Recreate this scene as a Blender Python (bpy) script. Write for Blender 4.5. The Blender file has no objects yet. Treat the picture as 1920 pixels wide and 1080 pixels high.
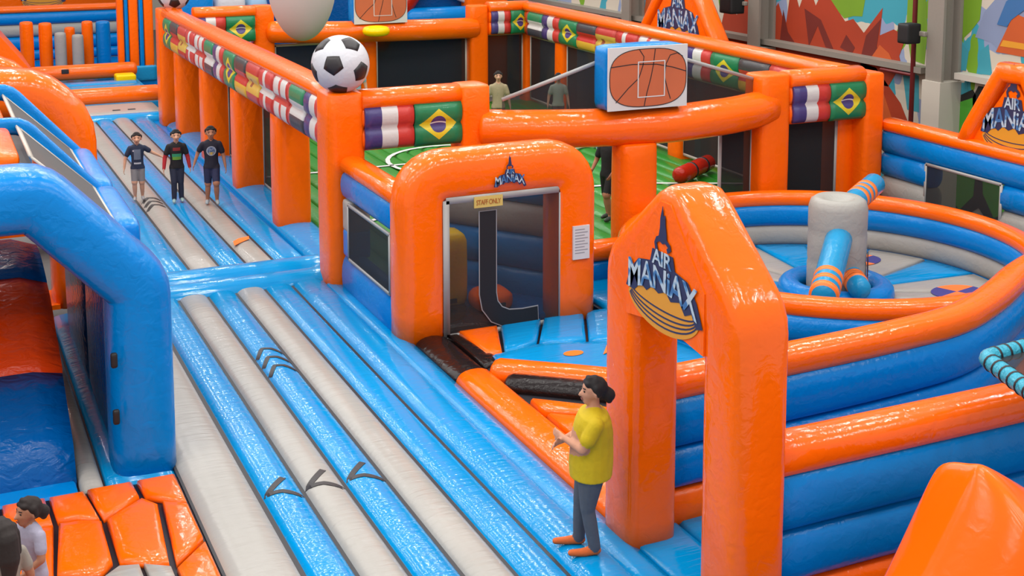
import bpy, bmesh, math, random
import numpy as np
from mathutils import Vector, Matrix, bvhtree
random.seed(7)
S = bpy.context.scene
COL = S.collection
PI = math.pi

# ------------------------------------------------------------------ camera, world, lights
CAM_H = 6.1
cd = bpy.data.cameras.new('camera'); cam = bpy.data.objects.new('camera', cd); COL.objects.link(cam)
cd.sensor_width = 36.0; cd.lens = 36.0 * 2440.0 / 1920.0
cd.shift_x = 0.0; cd.shift_y = -440.0 / 1920.0
cd.clip_end = 200
pitch, yaw = math.radians(7.356), math.radians(24.67)
cam.location = (0, 0, CAM_H)
cam.rotation_euler = (PI / 2 - pitch, 0, -yaw)
S.camera = cam
w = bpy.data.worlds.new('world'); S.world = w; w.use_nodes = True
w.node_tree.nodes['Background'].inputs[0].default_value = (0.93, 0.96, 1.0, 1)
w.node_tree.nodes['Background'].inputs[1].default_value = 0.50
S.view_settings.view_transform = 'Standard'; S.view_settings.look = 'None'
S.view_settings.exposure = 0.52; S.view_settings.gamma = 1.0
S.view_settings.use_curve_mapping = False
# rows of high-bay strip lamps under the hall roof
for lx in (-9.0, -6.1, -3.2, -.3, 2.6, 5.5, 8.4, 11.3, 14.2, 17.1):
    for ly in (4.0, 11.0, 18.0, 25.0, 32.0, 39.0):
        ld = bpy.data.lights.new('strip_lamp', 'AREA'); ld.shape = 'RECTANGLE'
        ld.size = 0.16; ld.size_y = 3.0; ld.energy = 95; ld.color = (1.0, 0.965, 0.92)
        lo = bpy.data.objects.new('strip_lamp', ld); COL.objects.link(lo)
        lo.location = (lx, ly, 10.5)

# ------------------------------------------------------------------ materials
def lin(c):
    c = c / 255.0
    return c / 12.92 if c <= 0.04045 else ((c + 0.055) / 1.055) ** 2.4
ALB = 0.68     # paints, cloth and print reflect at most about two thirds; the orange vinyl is near-fluorescent
def rgb(r, g, b): return (lin(r) * ALB, lin(g) * ALB, lin(b) * ALB, 1.0)
def rgb1(r, g, b): return (lin(r), lin(g), lin(b), 1.0)
class NT:
    def __init__(s, name):
        s.m = bpy.data.materials.new(name); s.m.use_nodes = True; s.t = s.m.node_tree
        s.b = s.t.nodes['Principled BSDF']; s.out = s.t.nodes['Material Output']
    def n(s, typ, **kw):
        nd = s.t.nodes.new(typ)
        for k, v in kw.items(): setattr(nd, k, v)
        return nd
    def l(s, a, b): s.t.links.new(a, b)
    def math(s, op, a, b=None, c=None):
        nd = s.n('ShaderNodeMath', operation=op)
        for i, v in enumerate((a, b, c)):
            if v is None: continue
            if isinstance(v, (int, float)): nd.inputs[i].default_value = v
            else: s.l(v, nd.inputs[i])
        return nd.outputs[0]
    def mix(s, f, a, b):
        nd = s.n('ShaderNodeMix', data_type='RGBA')
        for i, v in ((0, f), (6, a), (7, b)):
            if isinstance(v, (int, float, tuple)): nd.inputs[i].default_value = v
            else: s.l(v, nd.inputs[i])
        return nd.outputs[2]
    def noise(s, scale, detail=2, coord='Object', stretch=None, dist=0):
        tc = s.n('ShaderNodeTexCoord'); nz = s.n('ShaderNodeTexNoise')
        nz.inputs['Scale'].default_value = scale; nz.inputs['Detail'].default_value = detail
        nz.inputs['Distortion'].default_value = dist
        if stretch:
            mp = s.n('ShaderNodeMapping'); mp.inputs['Scale'].default_value = stretch
            s.l(tc.outputs[coord], mp.inputs[0]); s.l(mp.outputs[0], nz.inputs[0])
        else: s.l(tc.outputs[coord], nz.inputs[0])
        return nz.outputs[0]
    def bump(s, h, strength, dist=0.02):
        bp = s.n('ShaderNodeBump'); bp.inputs['Strength'].default_value = strength
        bp.inputs['Distance'].default_value = dist
        s.l(h, bp.inputs['Height']); s.l(bp.outputs[0], s.b.inputs['Normal'])

MATS = {}
def vinyl(name, col, rough=0.22, bump=0.35, coat=0.0, spec=0.24, stretch=None, wr=9.0):
    t = NT(name)
    n1 = t.noise(1.3, 3)
    dark = tuple(c * 0.86 for c in col[:3]) + (1,)
    t.l(t.mix(n1, dark, col), t.b.inputs['Base Color'])
    t.b.inputs['Roughness'].default_value = rough
    t.b.inputs['Coat Weight'].default_value = coat; t.b.inputs['Coat Roughness'].default_value = 0.08
    t.b.inputs['Specular IOR Level'].default_value = spec
    n2 = t.noise(wr, 3, stretch=stretch, dist=0.6)
    t.bump(n2, bump, 0.03)
    MATS[name] = t.m; return t.m
ORANGE = rgb1(255, 104, 6); BLUE = rgb(0, 147, 238); GREY = rgb(192, 188, 180)
vinyl('orange_vinyl', ORANGE)
vinyl('orange_lane', ORANGE, rough=0.11, bump=0.24, spec=.42)
vinyl('orange_smooth', ORANGE, rough=0.15, bump=0.08)
vinyl('blue_vinyl', BLUE)
vinyl('blue_lane', rgb(0, 166, 240), rough=0.12, bump=0.32, spec=.32, stretch=(.35, 2.2, 1), wr=6)
vinyl('light_blue_vinyl', rgb(40, 168, 226))
vinyl('deep_blue_vinyl', rgb(0, 96, 175), bump=0.6)
vinyl('slide_blue', rgb(0, 105, 190), rough=0.22, bump=1.0, wr=5, stretch=(1, 1.6, 1.6))
vinyl('slide_orange', rgb1(240, 70, 8), rough=0.22, bump=1.0, wr=5, stretch=(1, 1.6, 1.6))
vinyl('grey_vinyl', GREY, rough=0.4)
vinyl('grey_lane', rgb(192, 187, 179), rough=0.24, bump=0.3, stretch=(.35, 2.2, 1), wr=6)
vinyl('black_vinyl', rgb(34, 24, 24), rough=0.22, bump=0.5)
vinyl('yellow_vinyl', rgb1(250, 205, 0))
vinyl('green_vinyl', rgb(48, 150, 44), rough=0.4, coat=0.15)
vinyl('white_vinyl', rgb(235, 235, 240), rough=0.4, coat=0.1)
vinyl('cyan_vinyl', rgb(70, 190, 220), bump=0.8, wr=20)
vinyl('red_vinyl', rgb(196, 40, 20))
def plain(name, col, rough=0.6, metal=0.0, noise=0.0, nscale=20):
    t = NT(name)
    if noise:
        d = tuple(c * (1 - noise) for c in col[:3]) + (1,)
        t.l(t.mix(t.noise(nscale, 3), d, col), t.b.inputs['Base Color'])
    else: t.b.inputs['Base Color'].default_value = col
    t.b.inputs['Roughness'].default_value = rough; t.b.inputs['Metallic'].default_value = metal
    MATS[name] = t.m; return t.m
plain('seam_black', rgb(22, 20, 30), 0.5, noise=0.2)
plain('print_black', rgb(45, 38, 40), 0.5, noise=0.2)
plain('print_white', rgb(240, 238, 235), 0.5)
plain('print_orange', rgb1(250, 120, 40), 0.4)
plain('print_purple', rgb(70, 70, 150), 0.45)
plain('print_navy', rgb(50, 55, 95), 0.45)
plain('print_yellow', rgb(250, 170, 45), 0.45)
plain('print_lightblue', rgb(150, 190, 225), 0.45)
plain('print_blue', rgb(60, 120, 180), 0.45)
plain('trim_cream', rgb(214, 204, 190), 0.6)
plain('trim_grey', rgb(188, 186, 182), 0.6)
plain('concrete', rgb(120, 118, 115), 0.8, noise=0.25, nscale=3)
plain('wall_paint', rgb(222, 212, 196), 0.8, noise=0.08, nscale=2)
plain('steel', rgb(160, 152, 140), 0.5, noise=0.1)
plain('pipe_red', rgb(120, 26, 26), 0.5)
plain('speaker_black', rgb(22, 22, 24), 0.6)
plain('balloon', rgb(216, 206, 201), 0.7, noise=0.03)
plain('paper', rgb(240, 236, 234), 0.7, noise=0.05)
plain('label_yellow', rgb(236, 205, 110), 0.6)
plain('label_ink', rgb(200, 110, 40), 0.6)
plain('ink_grey', rgb(170, 168, 170), 0.7)
plain('mural_red', rgb(196, 62, 12), 0.7, noise=0.25, nscale=1.6)
plain('mural_darkred', rgb(128, 30, 8), 0.7, noise=0.2, nscale=2)
plain('mural_orange', rgb(226, 98, 30), 0.7, noise=0.15, nscale=2)
plain('mural_green', rgb(84, 184, 48), 0.7, noise=0.12, nscale=2)
plain('mural_lime', rgb(128, 176, 28), 0.7, noise=0.12, nscale=2)
plain('mural_cyan', rgb(66, 172, 190), 0.7, noise=0.15, nscale=2)
plain('mural_lavender', rgb(150, 164, 198), 0.7, noise=0.15, nscale=2)
plain('mural_black', rgb(28, 32, 26), 0.7)
plain('basketball', rgb(236, 122, 74), 0.6, noise=0.25, nscale=1.5)
def mesh_mat(name, col, opacity):
    t = NT(name); t.b.inputs['Base Color'].default_value = col; t.b.inputs['Roughness'].default_value = 0.8
    tr = t.n('ShaderNodeBsdfTransparent'); mx = t.n('ShaderNodeMixShader'); mx.inputs[0].default_value = opacity
    t.l(tr.outputs[0], mx.inputs[1]); t.l(t.b.outputs[0], mx.inputs[2]); t.l(mx.outputs[0], t.out.inputs[0])
    MATS[name] = t.m
mesh_mat('net_dark', rgb(24, 24, 28), 0.78)
mesh_mat('net_mid', rgb(40, 38, 42), 0.5)
mesh_mat('net_door', rgb(52, 48, 48), 0.42)
mesh_mat('net_grey', rgb(104, 99, 97), 0.8)

# flags: flat print by UV
def flag_mat(name, kind):
    t = NT('flag_' + name); t.b.inputs['Roughness'].default_value = 0.45
    t.b.inputs['Coat Weight'].default_value = 0.15
    uv = t.n('ShaderNodeUVMap'); sp = t.n('ShaderNodeSeparateXYZ'); t.l(uv.outputs[0], sp.inputs[0])
    u, v = sp.outputs[0], sp.outputs[1]
    gt = lambda a, b: t.math('GREATER_THAN', a, b)
    band = lambda a, c, h: t.math('LESS_THAN', t.math('ABSOLUTE', t.math('SUBTRACT', a, c)), h)
    red = rgb(226, 62, 52); white = rgb(236, 232, 228)
    if kind == 'tri_v':
        c = t.mix(gt(u, 1 / 3), rgb(74, 62, 130), white); c = t.mix(gt(u, 2 / 3), c, red)
    elif kind == 'germany':
        c = t.mix(gt(v, 1 / 3), rgb(250, 196, 60), rgb(224, 50, 36)); c = t.mix(gt(v, 2 / 3), c, rgb(70, 66, 68))
    elif kind == 'spain':
        c = t.mix(band(v, .5, .25), rgb(214, 60, 48), rgb(240, 196, 80))
        c = t.mix(t.math('MULTIPLY', band(v, .5, .1), band(u, .35, .08)), c, rgb(170, 90, 50))
    elif kind == 'nordic':
        k = t.math('MAXIMUM', band(u, .4, .09), band(v, .5, .1)); c = t.mix(k, rgb(222, 58, 50), white)
    elif kind == 'cross':
        k = t.math('MAXIMUM', band(u, .5, .07), band(v, .5, .09)); c = t.mix(k, white, rgb(222, 66, 56))
        c = t.mix(t.math('MAXIMUM', gt(u, .93), t.math('LESS_THAN', u, .07)), c, rgb(222, 66, 56))
    elif kind == 'emirates':
        c = t.mix(gt(v, 1 / 3), rgb(70, 72, 82), white); c = t.mix(gt(v, 2 / 3), c, rgb(28, 142, 92))
        c = t.mix(t.math('LESS_THAN', u, .1), c, red)
    else:
        du = t.math('ABSOLUTE', t.math('SUBTRACT', u, .5)); dv = t.math('ABSOLUTE', t.math('SUBTRACT', v, .5))
        dia = t.math('LESS_THAN', t.math('ADD', t.math('DIVIDE', du, .40), t.math('DIVIDE', dv, .36)), 1.0)
        c = t.mix(dia, rgb(14, 138, 84), rgb(246, 222, 40))
        a = t.math('MULTIPLY', du, 1.15); r2 = t.math('ADD', t.math('MULTIPLY', a, a), t.math('MULTIPLY', dv, dv))
        c = t.mix(t.math('LESS_THAN', r2, .0375), c, rgb(76, 62, 132))
        arc = t.math('ADD', v, t.math('MULTIPLY', t.math('MULTIPLY', du, du), 1.2))
        c = t.mix(t.math('MULTIPLY', band(arc, .55, .018), t.math('LESS_THAN', r2, .0375)), c, white)
    t.l(c, t.b.inputs['Base Color']); t.bump(t.noise(14, 2), 0.2, 0.02)
    MATS['flag_' + name] = t.m
for nm, kd in (('france', 'tri_v'), ('germany', 'germany'), ('spain', 'spain'), ('denmark', 'nordic'),
               ('england', 'cross'), ('emirates', 'emirates'), ('brazil', 'brazil')): flag_mat(nm, kd)

def M(x): return MATS[x] if isinstance(x, str) else x

# ------------------------------------------------------------------ object helpers
WL = {}
def par(o, p, local=False):
    if p is None: return
    o.parent = p
    if not local: o.matrix_parent_inverse = Matrix.Translation(-WL.get(p.name, Vector()))
def tag(o, label, cat, group=None, kind=None):
    if label: o['label'] = label
    if cat: o['category'] = cat
    if group: o['group'] = group
    if kind: o['kind'] = kind
    return o
def thing(name, label, cat, loc=(0, 0, 0), group=None, rotz=0):
    o = bpy.data.objects.new(name, None); COL.objects.link(o); o.empty_display_size = 0.2
    o.location = loc; o.rotation_euler.z = rotz; WL[o.name] = Vector(loc)
    return tag(o, label, cat, group)
def mk(name, v, f, mat, p=None, smooth=True, local=False, label=None, uv=None):
    me = bpy.data.meshes.new(name); me.from_pydata([tuple(x) for x in v], [], f); me.update()
    bm = bmesh.new(); bm.from_mesh(me); bmesh.ops.recalc_face_normals(bm, faces=bm.faces)
    bm.to_mesh(me); bm.free()
    if smooth:
        me.polygons.foreach_set('use_smooth', [True] * len(me.polygons))
    mm = mat if isinstance(mat, (list, tuple)) else [mat]
    for m in mm: me.materials.append(M(m))
    if uv:
        ul = me.uv_layers.new(name='UVMap')
        for lp in me.loops: ul.data[lp.index].uv = uv[lp.vertex_index]
    o = bpy.data.objects.new(name, me); COL.objects.link(o); par(o, p, local)
    if label: o['label'] = label
    return o
X, Y, Z = Vector((1, 0, 0)), Vector((0, 1, 0)), Vector((0, 0, 1))
def se(rx, ry=None, n=2.0, k=20):
    ry = ry or rx; out = []
    for i in range(k):
        a = 2 * PI * i / k; c, s = math.cos(a), math.sin(a)
        out.append((rx * math.copysign(abs(c) ** (2 / n), c), ry * math.copysign(abs(s) ** (2 / n), s)))
    return out
def fillet(pts, r, k=5, closed=False):
    pts = [Vector(p) for p in pts]; out = []; n = len(pts)
    for i, p in enumerate(pts):
        if not closed and i in (0, n - 1): out.append(p); continue
        a, b = pts[i - 1] - p, pts[(i + 1) % n] - p
        d = min(r, a.length * .45, b.length * .45); a.normalize(); b.normalize()
        for j in range(k + 1):
            s = j / k; out.append(p + a * d * (1 - s) ** 2 + b * d * s ** 2)
    return out
def sub(path, step):
    out = []
    for a, b in zip(path[:-1], path[1:]):
        a, b = Vector(a), Vector(b); n = max(1, int((b - a).length / step))
        out += [a.lerp(b, i / n) for i in range(n)]
    return out + [Vector(path[-1])]
def sweepvf(path, prof, B=Z, closed=False, dome=0.0, v=None, f=None):
    v = [] if v is None else v; f = [] if f is None else f
    P = [Vector(p) for p in path]; B = Vector(B); n = len(P); k = len(prof); rings = []
    for i in range(n):
        if closed: d0, d1 = P[i] - P[i - 1], P[(i + 1) % n] - P[i]
        else:
            d0 = P[i] - P[i - 1] if i else P[1] - P[0]
            d1 = P[i + 1] - P[i] if i < n - 1 else P[-1] - P[-2]
        d0, d1 = d0.normalized(), d1.normalized(); T = (d0 + d1).normalized()
        ms = 1 / max(.5, T.dot(d1)); N = T.cross(B).normalized()
        rings.append((P[i], T, N, ms, 1.0))
    if not closed and dome:
        def ext(r, sg):
            p, T, N, ms, _ = r
            return [(p + T * sg * dome * math.sin(a), T, N, ms, max(.02, math.cos(a))) for a in (PI * .18, PI * .34, PI * .46)]
        rings = ext(rings[0], -1)[::-1] + rings + ext(rings[-1], 1)
    b0 = len(v)
    for p, T, N, ms, sc in rings:
        for a, b in prof: v.append(p + N * (a * ms * sc) + B * (b * sc))
    m = len(rings)
    for i in range(m if closed else m - 1):
        for j in range(k):
            a, b = b0 + i * k + j, b0 + i * k + (j + 1) % k
            c, d = b0 + ((i + 1) % m) * k + (j + 1) % k, b0 + ((i + 1) % m) * k + j
            f.append((a, b, c, d))
    if not closed:
        f.append(tuple(b0 + j for j in range(k))[::-1]); f.append(tuple(b0 + (m - 1) * k + j for j in range(k)))
    return v, f
def sweep(name, path, prof, mat, p=None, B=Z, closed=False, dome=0.0, label=None, local=False):
    v, f = sweepvf(path, prof, B, closed, dome)
    return mk(name, v, f, mat, p, label=label, local=local)
def tube(name, path, r, mat, p=None, B=Z, closed=False, dome=None, k=16, n=2.0, ry=None, label=None):
    return sweep(name, path, se(r, ry or r, n, k), mat, p, B, closed, r * .6 if dome is None else dome, label)
def post(name, x, y, z0, z1, sx, sy, mat, p=None, n=4.0, dome=0.06, bul=0.03):
    v, f = [], []; m = 8; prof = se(1, 1, n, 28)
    vs = []; zs = [z0] + [z0 + (z1 - z0) * i / m for i in range(1, m)] + [z1]
    rings = [(z0, .93)] + [(z0 + .04, .985)] + [(z0 + (z1 - z0) * i / m, 1 + bul * math.sin(PI * i / m) * .6) for i in range(1, m)]
    rings += [(z1 - dome * .6, .99), (z1 - dome * .15, .93), (z1, .80), (z1 + dome * .15, .4)]
    for z, s in rings:
        for a, b in prof: v.append((x + a * sx / 2 * s, y + b * sy / 2 * s, z))
    k = len(prof)
    for i in range(len(rings) - 1):
        for j in range(k): f.append((i * k + j, i * k + (j + 1) % k, (i + 1) * k + (j + 1) % k, (i + 1) * k + j))
    f.append(tuple(range(k))[::-1]); f.append(tuple((len(rings) - 1) * k + j for j in range(k)))
    return mk(name, v, f, mat, p)
def rboxvf(c, s, r=.05, bul=0.0, n=6):
    v, f, idx = [], [], {}
    h = Vector(s) / 2; r = min(r, min(h) * .98)
    def vid(a, b, d):
        key = (a, b, d)
        if key in idx: return idx[key]
        q = [math.sin((t / n - .5) * PI) if False else (t / n * 2 - 1) for t in key]
        q = [math.copysign(abs(t) ** .6, t) for t in q]
        pnt = Vector(q[i] * h[i] for i in range(3))
        inner = Vector(max(-(h[i] - r), min(h[i] - r, pnt[i])) for i in range(3))
        dv = pnt - inner
        if dv.length > 1e-9: pnt = inner + dv.normalized() * r
        for i in range(3):
            if abs(q[i]) > .999:
                o1, o2 = [q[j] for j in range(3) if j != i]
                pnt[i] += math.copysign(bul * (1 - o1 * o1) * (1 - o2 * o2), q[i])
        idx[key] = len(v); v.append(Vector(c) + pnt); return idx[key]
    for ax in range(3):
        for side in (0, n):
            for i in range(n):
                for j in range(n):
                    qd = []
                    for di, dj in ((0, 0), (1, 0), (1, 1), (0, 1)):
                        k = [0, 0, 0]; k[ax] = side; k[(ax + 1) % 3] = i + di; k[(ax + 2) % 3] = j + dj
                        qd.append(vid(*k))
                    f.append(tuple(qd if side else qd[::-1]))
    return v, f
def rbox(name, c, s, mat, p=None, r=.05, bul=0.0, n=6, smooth=True, label=None, local=False):
    v, f = rboxvf(c, s, r, bul, n); return mk(name, v, f, mat, p, smooth, local, label)
def box(name, a, b, mat, p=None, label=None):
    (x0, y0, z0), (x1, y1, z1) = a, b
    v = [(x, y, z) for x in (x0, x1) for y in (y0, y1) for z in (z0, z1)]
    f = [(0, 1, 3, 2), (4, 6, 7, 5), (0, 4, 5, 1), (2, 3, 7, 6), (0, 2, 6, 4), (1, 5, 7, 3)]
    return mk(name, v, f, mat, p, False, label=label)
def slab(name, pts, z0, z1, mat, p=None):
    n = len(pts); v = [(x, y, z0) for x, y in pts] + [(x, y, z1) for x, y in pts]
    f = [tuple(range(n))[::-1], tuple(range(n, 2 * n))] + [(i, (i + 1) % n, n + (i + 1) % n, n + i) for i in range(n)]
    return mk(name, v, f, mat, p, False)
def puff(name, pts, z, h, mat, p=None, gap=.012):
    """inflated floor panel over a polygon outline"""
    P = [Vector((a, b)) for a, b in pts]; c = sum(P, Vector((0, 0))) / len(P); Q = []
    for i, a in enumerate(P):
        b = P[(i + 1) % len(P)]; m = max(1, int((b - a).length / .35))
        Q += [a.lerp(b, t / m) for t in range(m)]
    v, f = [], []; n = len(Q)
    R = max((q - c).length for q in Q)
    for s, zz in ((1 - gap / R, -.06), (1 - gap / R, .25), (1 - .015 / R - gap / R, .6), (1 - .07 / R, .86), (.7, .97), (.35, 1.0)):
        for q in Q:
            w_ = c + (q - c) * s; v.append((w_.x, w_.y, z + h * zz))
    for i in range(5):
        for j in range(n): f.append((i * n + j, i * n + (j + 1) % n, (i + 1) * n + (j + 1) % n, (i + 1) * n + j))
    v.append((c.x, c.y, z + h)); q = len(v) - 1
    for j in range(n): f.append((5 * n + j, 5 * n + (j + 1) % n, q))
    f.append(tuple(range(n))[::-1])
    return mk(name, v, f, mat, p)
class Frame:
    """a flat drawing surface: origin, U and V directions (unit), W outward"""
    def __init__(s, o, U, V): s.o, s.U, s.V = Vector(o), Vector(U).normalized(), Vector(V).normalized(); s.W = s.U.cross(s.V)
    def __call__(s, u, v, w=0): return s.o + s.U * u + s.V * v + s.W * w
def fpoly(name, fr, pts, mat, p, w=.004, th=.004, label=None):
    n = len(pts); v = [fr(a, b, w - th) for a, b in pts] + [fr(a, b, w) for a, b in pts]
    f = [tuple(range(n))[::-1], tuple(range(n, 2 * n))] + [(i, (i + 1) % n, n + (i + 1) % n, n + i) for i in range(n)]
    return mk(name, v, f, mat, p, False, label=label)
def ribbon(name, fr, pts, width, mat, p, w=.006, closed=False):
    n = len(pts); v, f = [], []
    for i in range(n):
        a = Vector(pts[i - 1] if (i or closed) else pts[i]); b = Vector(pts[(i + 1) % n] if (i < n - 1 or closed) else pts[i])
        d = (b - a).normalized(); nn = Vector((-d.y, d.x)) * width / 2; q = Vector(pts[i])
        v += [fr(q.x + nn.x, q.y + nn.y, w), fr(q.x - nn.x, q.y - nn.y, w), fr(q.x + nn.x, q.y + nn.y, w - .003), fr(q.x - nn.x, q.y - nn.y, w - .003)]
    for i in range(n if closed else n - 1):
        a, b = i * 4, ((i + 1) % n) * 4
        f += [(a, b, b + 1, a + 1), (a + 2, a + 3, b + 3, b + 2), (a, a + 2, b + 2, b), (a + 1, b + 1, b + 3, a + 3)]
    if not closed: f += [(0, 1, 3, 2), (4 * n - 4, 4 * n - 2, 4 * n - 1, 4 * n - 3)]
    return mk(name, v, f, mat, p, False)
def ell(cx, cy, rx, ry, k=36, a0=0, a1=2 * PI): 
    full = abs(a1 - a0 - 2 * PI) < 1e-6
    return [(cx + rx * math.cos(a0 + (a1 - a0) * i / (k if full else k - 1)), cy + ry * math.sin(a0 + (a1 - a0) * i / (k if full else k - 1))) for i in range(k)]
def text(name, fr, s, u, v, width, height, mat, p, w=.006, warp=None, bold=.0):
    cu = bpy.data.curves.new('lettering', 'FONT'); cu.body = s; cu.size = 1; cu.offset = bold; cu.extrude = .004
    cu.space_character = .92
    to = bpy.data.objects.new('lettering', cu); COL.objects.link(to); bpy.context.view_layer.update()
    me = bpy.data.meshes.new_from_object(to.evaluated_get(bpy.context.evaluated_depsgraph_get()))
    bpy.data.objects.remove(to)
    co = [x.co.copy() for x in me.vertices]
    x0, x1 = min(c.x for c in co), max(c.x for c in co); y0, y1 = min(c.y for c in co), max(c.y for c in co)
    for vt, c in zip(me.vertices, co):
        a, b = (c.x - x0) / (x1 - x0), (c.y - y0) / (y1 - y0)
        if warp: a, b = warp(a, b)
        vt.co = fr(u + (a - .5) * width, v + b * height, w + (c.z + .004) * .4)
    me.materials.append(M(mat)); o = bpy.data.objects.new(name, me); COL.objects.link(o); par(o, p); return o

def letter_mat():
    t = NT('logo_letters'); t.b.inputs['Roughness'].default_value = .45
    n = t.noise(9, 1); cr = t.n('ShaderNodeValToRGB'); t.l(n, cr.inputs[0])
    e = cr.color_ramp.elements; e[0].position = .42; e[0].color = rgb(70, 125, 185); e[1].position = .52; e[1].color = rgb(205, 222, 236)
    m = e.new(.46) if hasattr(e, 'new') else None
    if m: m.color = rgb(120, 170, 215)
    t.l(cr.outputs[0], t.b.inputs['Base Color']); MATS['logo_letters'] = t.m
letter_mat()
def logo(fr, s, p, sun=True, sv=None):
    """painted emblem: jumping figure over two lines of drip lettering and a striped sun; s = overall width"""
    sv = sv or s; L = lambda pts: [(a * s, b * sv) for a, b in pts]
    if sun:
        fpoly('sun_print', fr, L(ell(0, -.02, .5, .30, 30, PI * 1.06, PI * 1.94) + [(.40, .16), (-.40, .16)]), 'print_yellow', p, .003)
        for q in (.26, .21, .16, .10):
            ribbon('sun_stripe', fr, L(ell(0, -.0, .49 - (.26 - q) * .25, q, 16, PI * 1.1, PI * 1.9)), .012 * s, 'print_navy', p, .006)
    # dark drips behind the letters, then the letters
    dr = [(-.52, -.03), (-.46, .16), (-.34, .30), (-.17, .34), (-.14, .47), (.14, .47), (.17, .34), (.34, .30), (.46, .14), (.54, -.07), (.46, -.10), (.40, .02), (.31, -.03), (.24, .07), (.12, .03), (.05, .10), (-.05, .05), (-.14, .09), (-.22, .02), (-.30, .06), (-.40, -.04)]
    fpoly('drip_print', fr, L(dr), 'print_navy', p, .008)
    text('lettering', fr, 'AIR', 0, .33 * sv, .27 * s, .15 * sv, 'logo_letters', p, .012, bold=.015)
    def wp(a, b):
        e = abs(a - .5) * 2
        return a, b * (1 + .45 * e) - .62 * e ** 1.7 + .12
    text('lettering', fr, 'MANiAX', 0, .07 * sv, .96 * s, .21 * sv, 'logo_letters', p, .012, wp, bold=.015)
    fig = [(-.10, .47), (-.115, .54), (-.09, .60), (-.055, .62), (-.04, .70), (-.035, .80), (-.005, .92), (.005, .82), (.03, .84), (.035, .74), (.05, .66), (.055, .60), (.10, .57), (.115, .52), (.07, .48), (.055, .52), (.075, .54), (.03, .57), (.0, .55), (-.045, .57), (-.085, .54), (-.065, .47)]
    fpoly('figure_print', fr, L(fig), 'print_navy', p, .008)

def net(name, pts, mat='net_mid', trim='trim_grey', p=None, tw=.03, closed=True, skip=()):
    p = p or so; v = [Vector(q) for q in pts]; nrm = (v[1] - v[0]).cross(v[2] - v[0]).normalized() * .004
    n = len(v); vv = [q - nrm for q in v] + [q + nrm for q in v]
    f = [tuple(range(n))[::-1], tuple(range(n, 2 * n))] + [(i, (i + 1) % n, n + (i + 1) % n, n + i) for i in range(n)]
    o = mk(name, vv, f, mat, p, False); B = nrm.normalized()
    for i in range(n):
        if i in skip: continue
        a, b = v[i], v[(i + 1) % n]
        sweep('net_trim', [a, b], [(-tw, -.012), (tw, -.012), (tw, .012), (-tw, .012)], trim, o if p is so else o, B=B)
    return o
# ------------------------------------------------------------------ the hall
f_ = slab('floor', [(-14, 3), (19.2, 3), (19.2, 62), (-14, 62)], -.65, -.5, 'concrete'); f_['kind'] = 'structure'
def mural_base():
    t = NT('mural_base'); t.b.inputs['Roughness'].default_value = .75
    def blot(seed, th, scale):
        tc = t.n('ShaderNodeTexCoord'); mp = t.n('ShaderNodeMapping'); mp.inputs['Location'].default_value = (seed, seed * 1.7, seed * .3)
        mp.inputs['Scale'].default_value = (1, 1, .7)
        nz = t.n('ShaderNodeTexNoise'); nz.inputs['Scale'].default_value = scale; nz.inputs['Detail'].default_value = 2.5
        t.l(tc.outputs['Object'], mp.inputs[0]); t.l(mp.outputs[0], nz.inputs[0])
        return t.math('GREATER_THAN', nz.outputs[0], th)
    c = t.mix(blot(3.1, .53, .75), rgb(226, 214, 194), rgb(156, 170, 204))
    c = t.mix(blot(11.3, .55, .9), c, rgb(62, 172, 192))
    c = t.mix(blot(23.9, .60, .8), c, rgb(126, 176, 30))
    t.l(c, t.b.inputs['Base Color']); MATS['mural_base'] = t.m
mural_base()
wr = box('wall_right', (18.5, 3, -.5), (18.9, 62, 11), 'mural_base'); wr['kind'] = 'structure'
wb = box('wall_back', (-14, 61, -.5), (18.5, 61.4, 11), 'wall_paint'); wb['kind'] = 'structure'
wfr = Frame((18.5, 0, 0), (0, -1, 0), (0, 0, 1))     # u = -y on the wall, facing the hall
def mural(pts, mat, name='mural_shape', w=.006):
    return fpoly(name, wfr, [(-y, z) for y, z in pts], mat, wr, w)
mural([(27.6, 2.5), (27.3, 3.4), (26.9, 2.9), (26.5, 3.7), (26.2, 3.0), (25.9, 2.6), (25.6, 2.9), (25.2, 3.35), (24.9, 2.8), (24.7, 3.9), (24.4, 3.3), (24.1, 3.9), (23.8, 3.4), (23.7, 3.55), (23.3, 3.6), (22.76, 3.14), (22.49, 3.22), (22.13, 2.95), (21.56, 3.54), (21.62, 2.95), (21.2, 3.12), (20.81, 3.02), (21.0, 2.58), (20.93, 2.42), (21.3, 1.9), (27.6, 1.9)], 'mural_red')
mural([(25.1, 2.45), (25.0, 3.2), (24.8, 2.7), (24.5, 2.45)], 'mural_darkred', w=.010)
mural([(24.0, 2.45), (24.2, 3.3), (23.6, 3.1), (23.1, 2.45), (23.4, 2.5), (23.7, 2.95)], 'mural_darkred', w=.010)
mural([(22.9, 2.55), (22.7, 2.85), (22.4, 2.6), (22.5, 2.45)], 'mural_darkred', w=.010)
mural([(22.2, 2.4), (22.05, 2.9), (21.6, 3.3), (21.7, 2.7), (21.4, 2.4)], 'mural_darkred', w=.010)
mural([(21.9, 2.4), (21.6, 2.75), (21.3, 2.6), (21.15, 2.4)], 'mural_orange', w=.014)
mural([(23.6, 3.75), (23.2, 4.3), (22.0, 4.3), (22.2, 3.3), (22.5, 3.28), (22.8, 3.2)], 'mural_lime', w=.004)
mural([(31.5, 2.0), (31.2, 3.6), (30.6, 2.9), (30.2, 4.2), (29.3, 3.1), (28.8, 4.0), (28.3, 2.9), (28.0, 2.0)], 'mural_orange')
mural([(22.2, 2.3), (21.7, 2.25), (20.9, 1.6), (20.5, 1.0), (21.3, .9), (22.2, 1.3)], 'mural_red')
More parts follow.
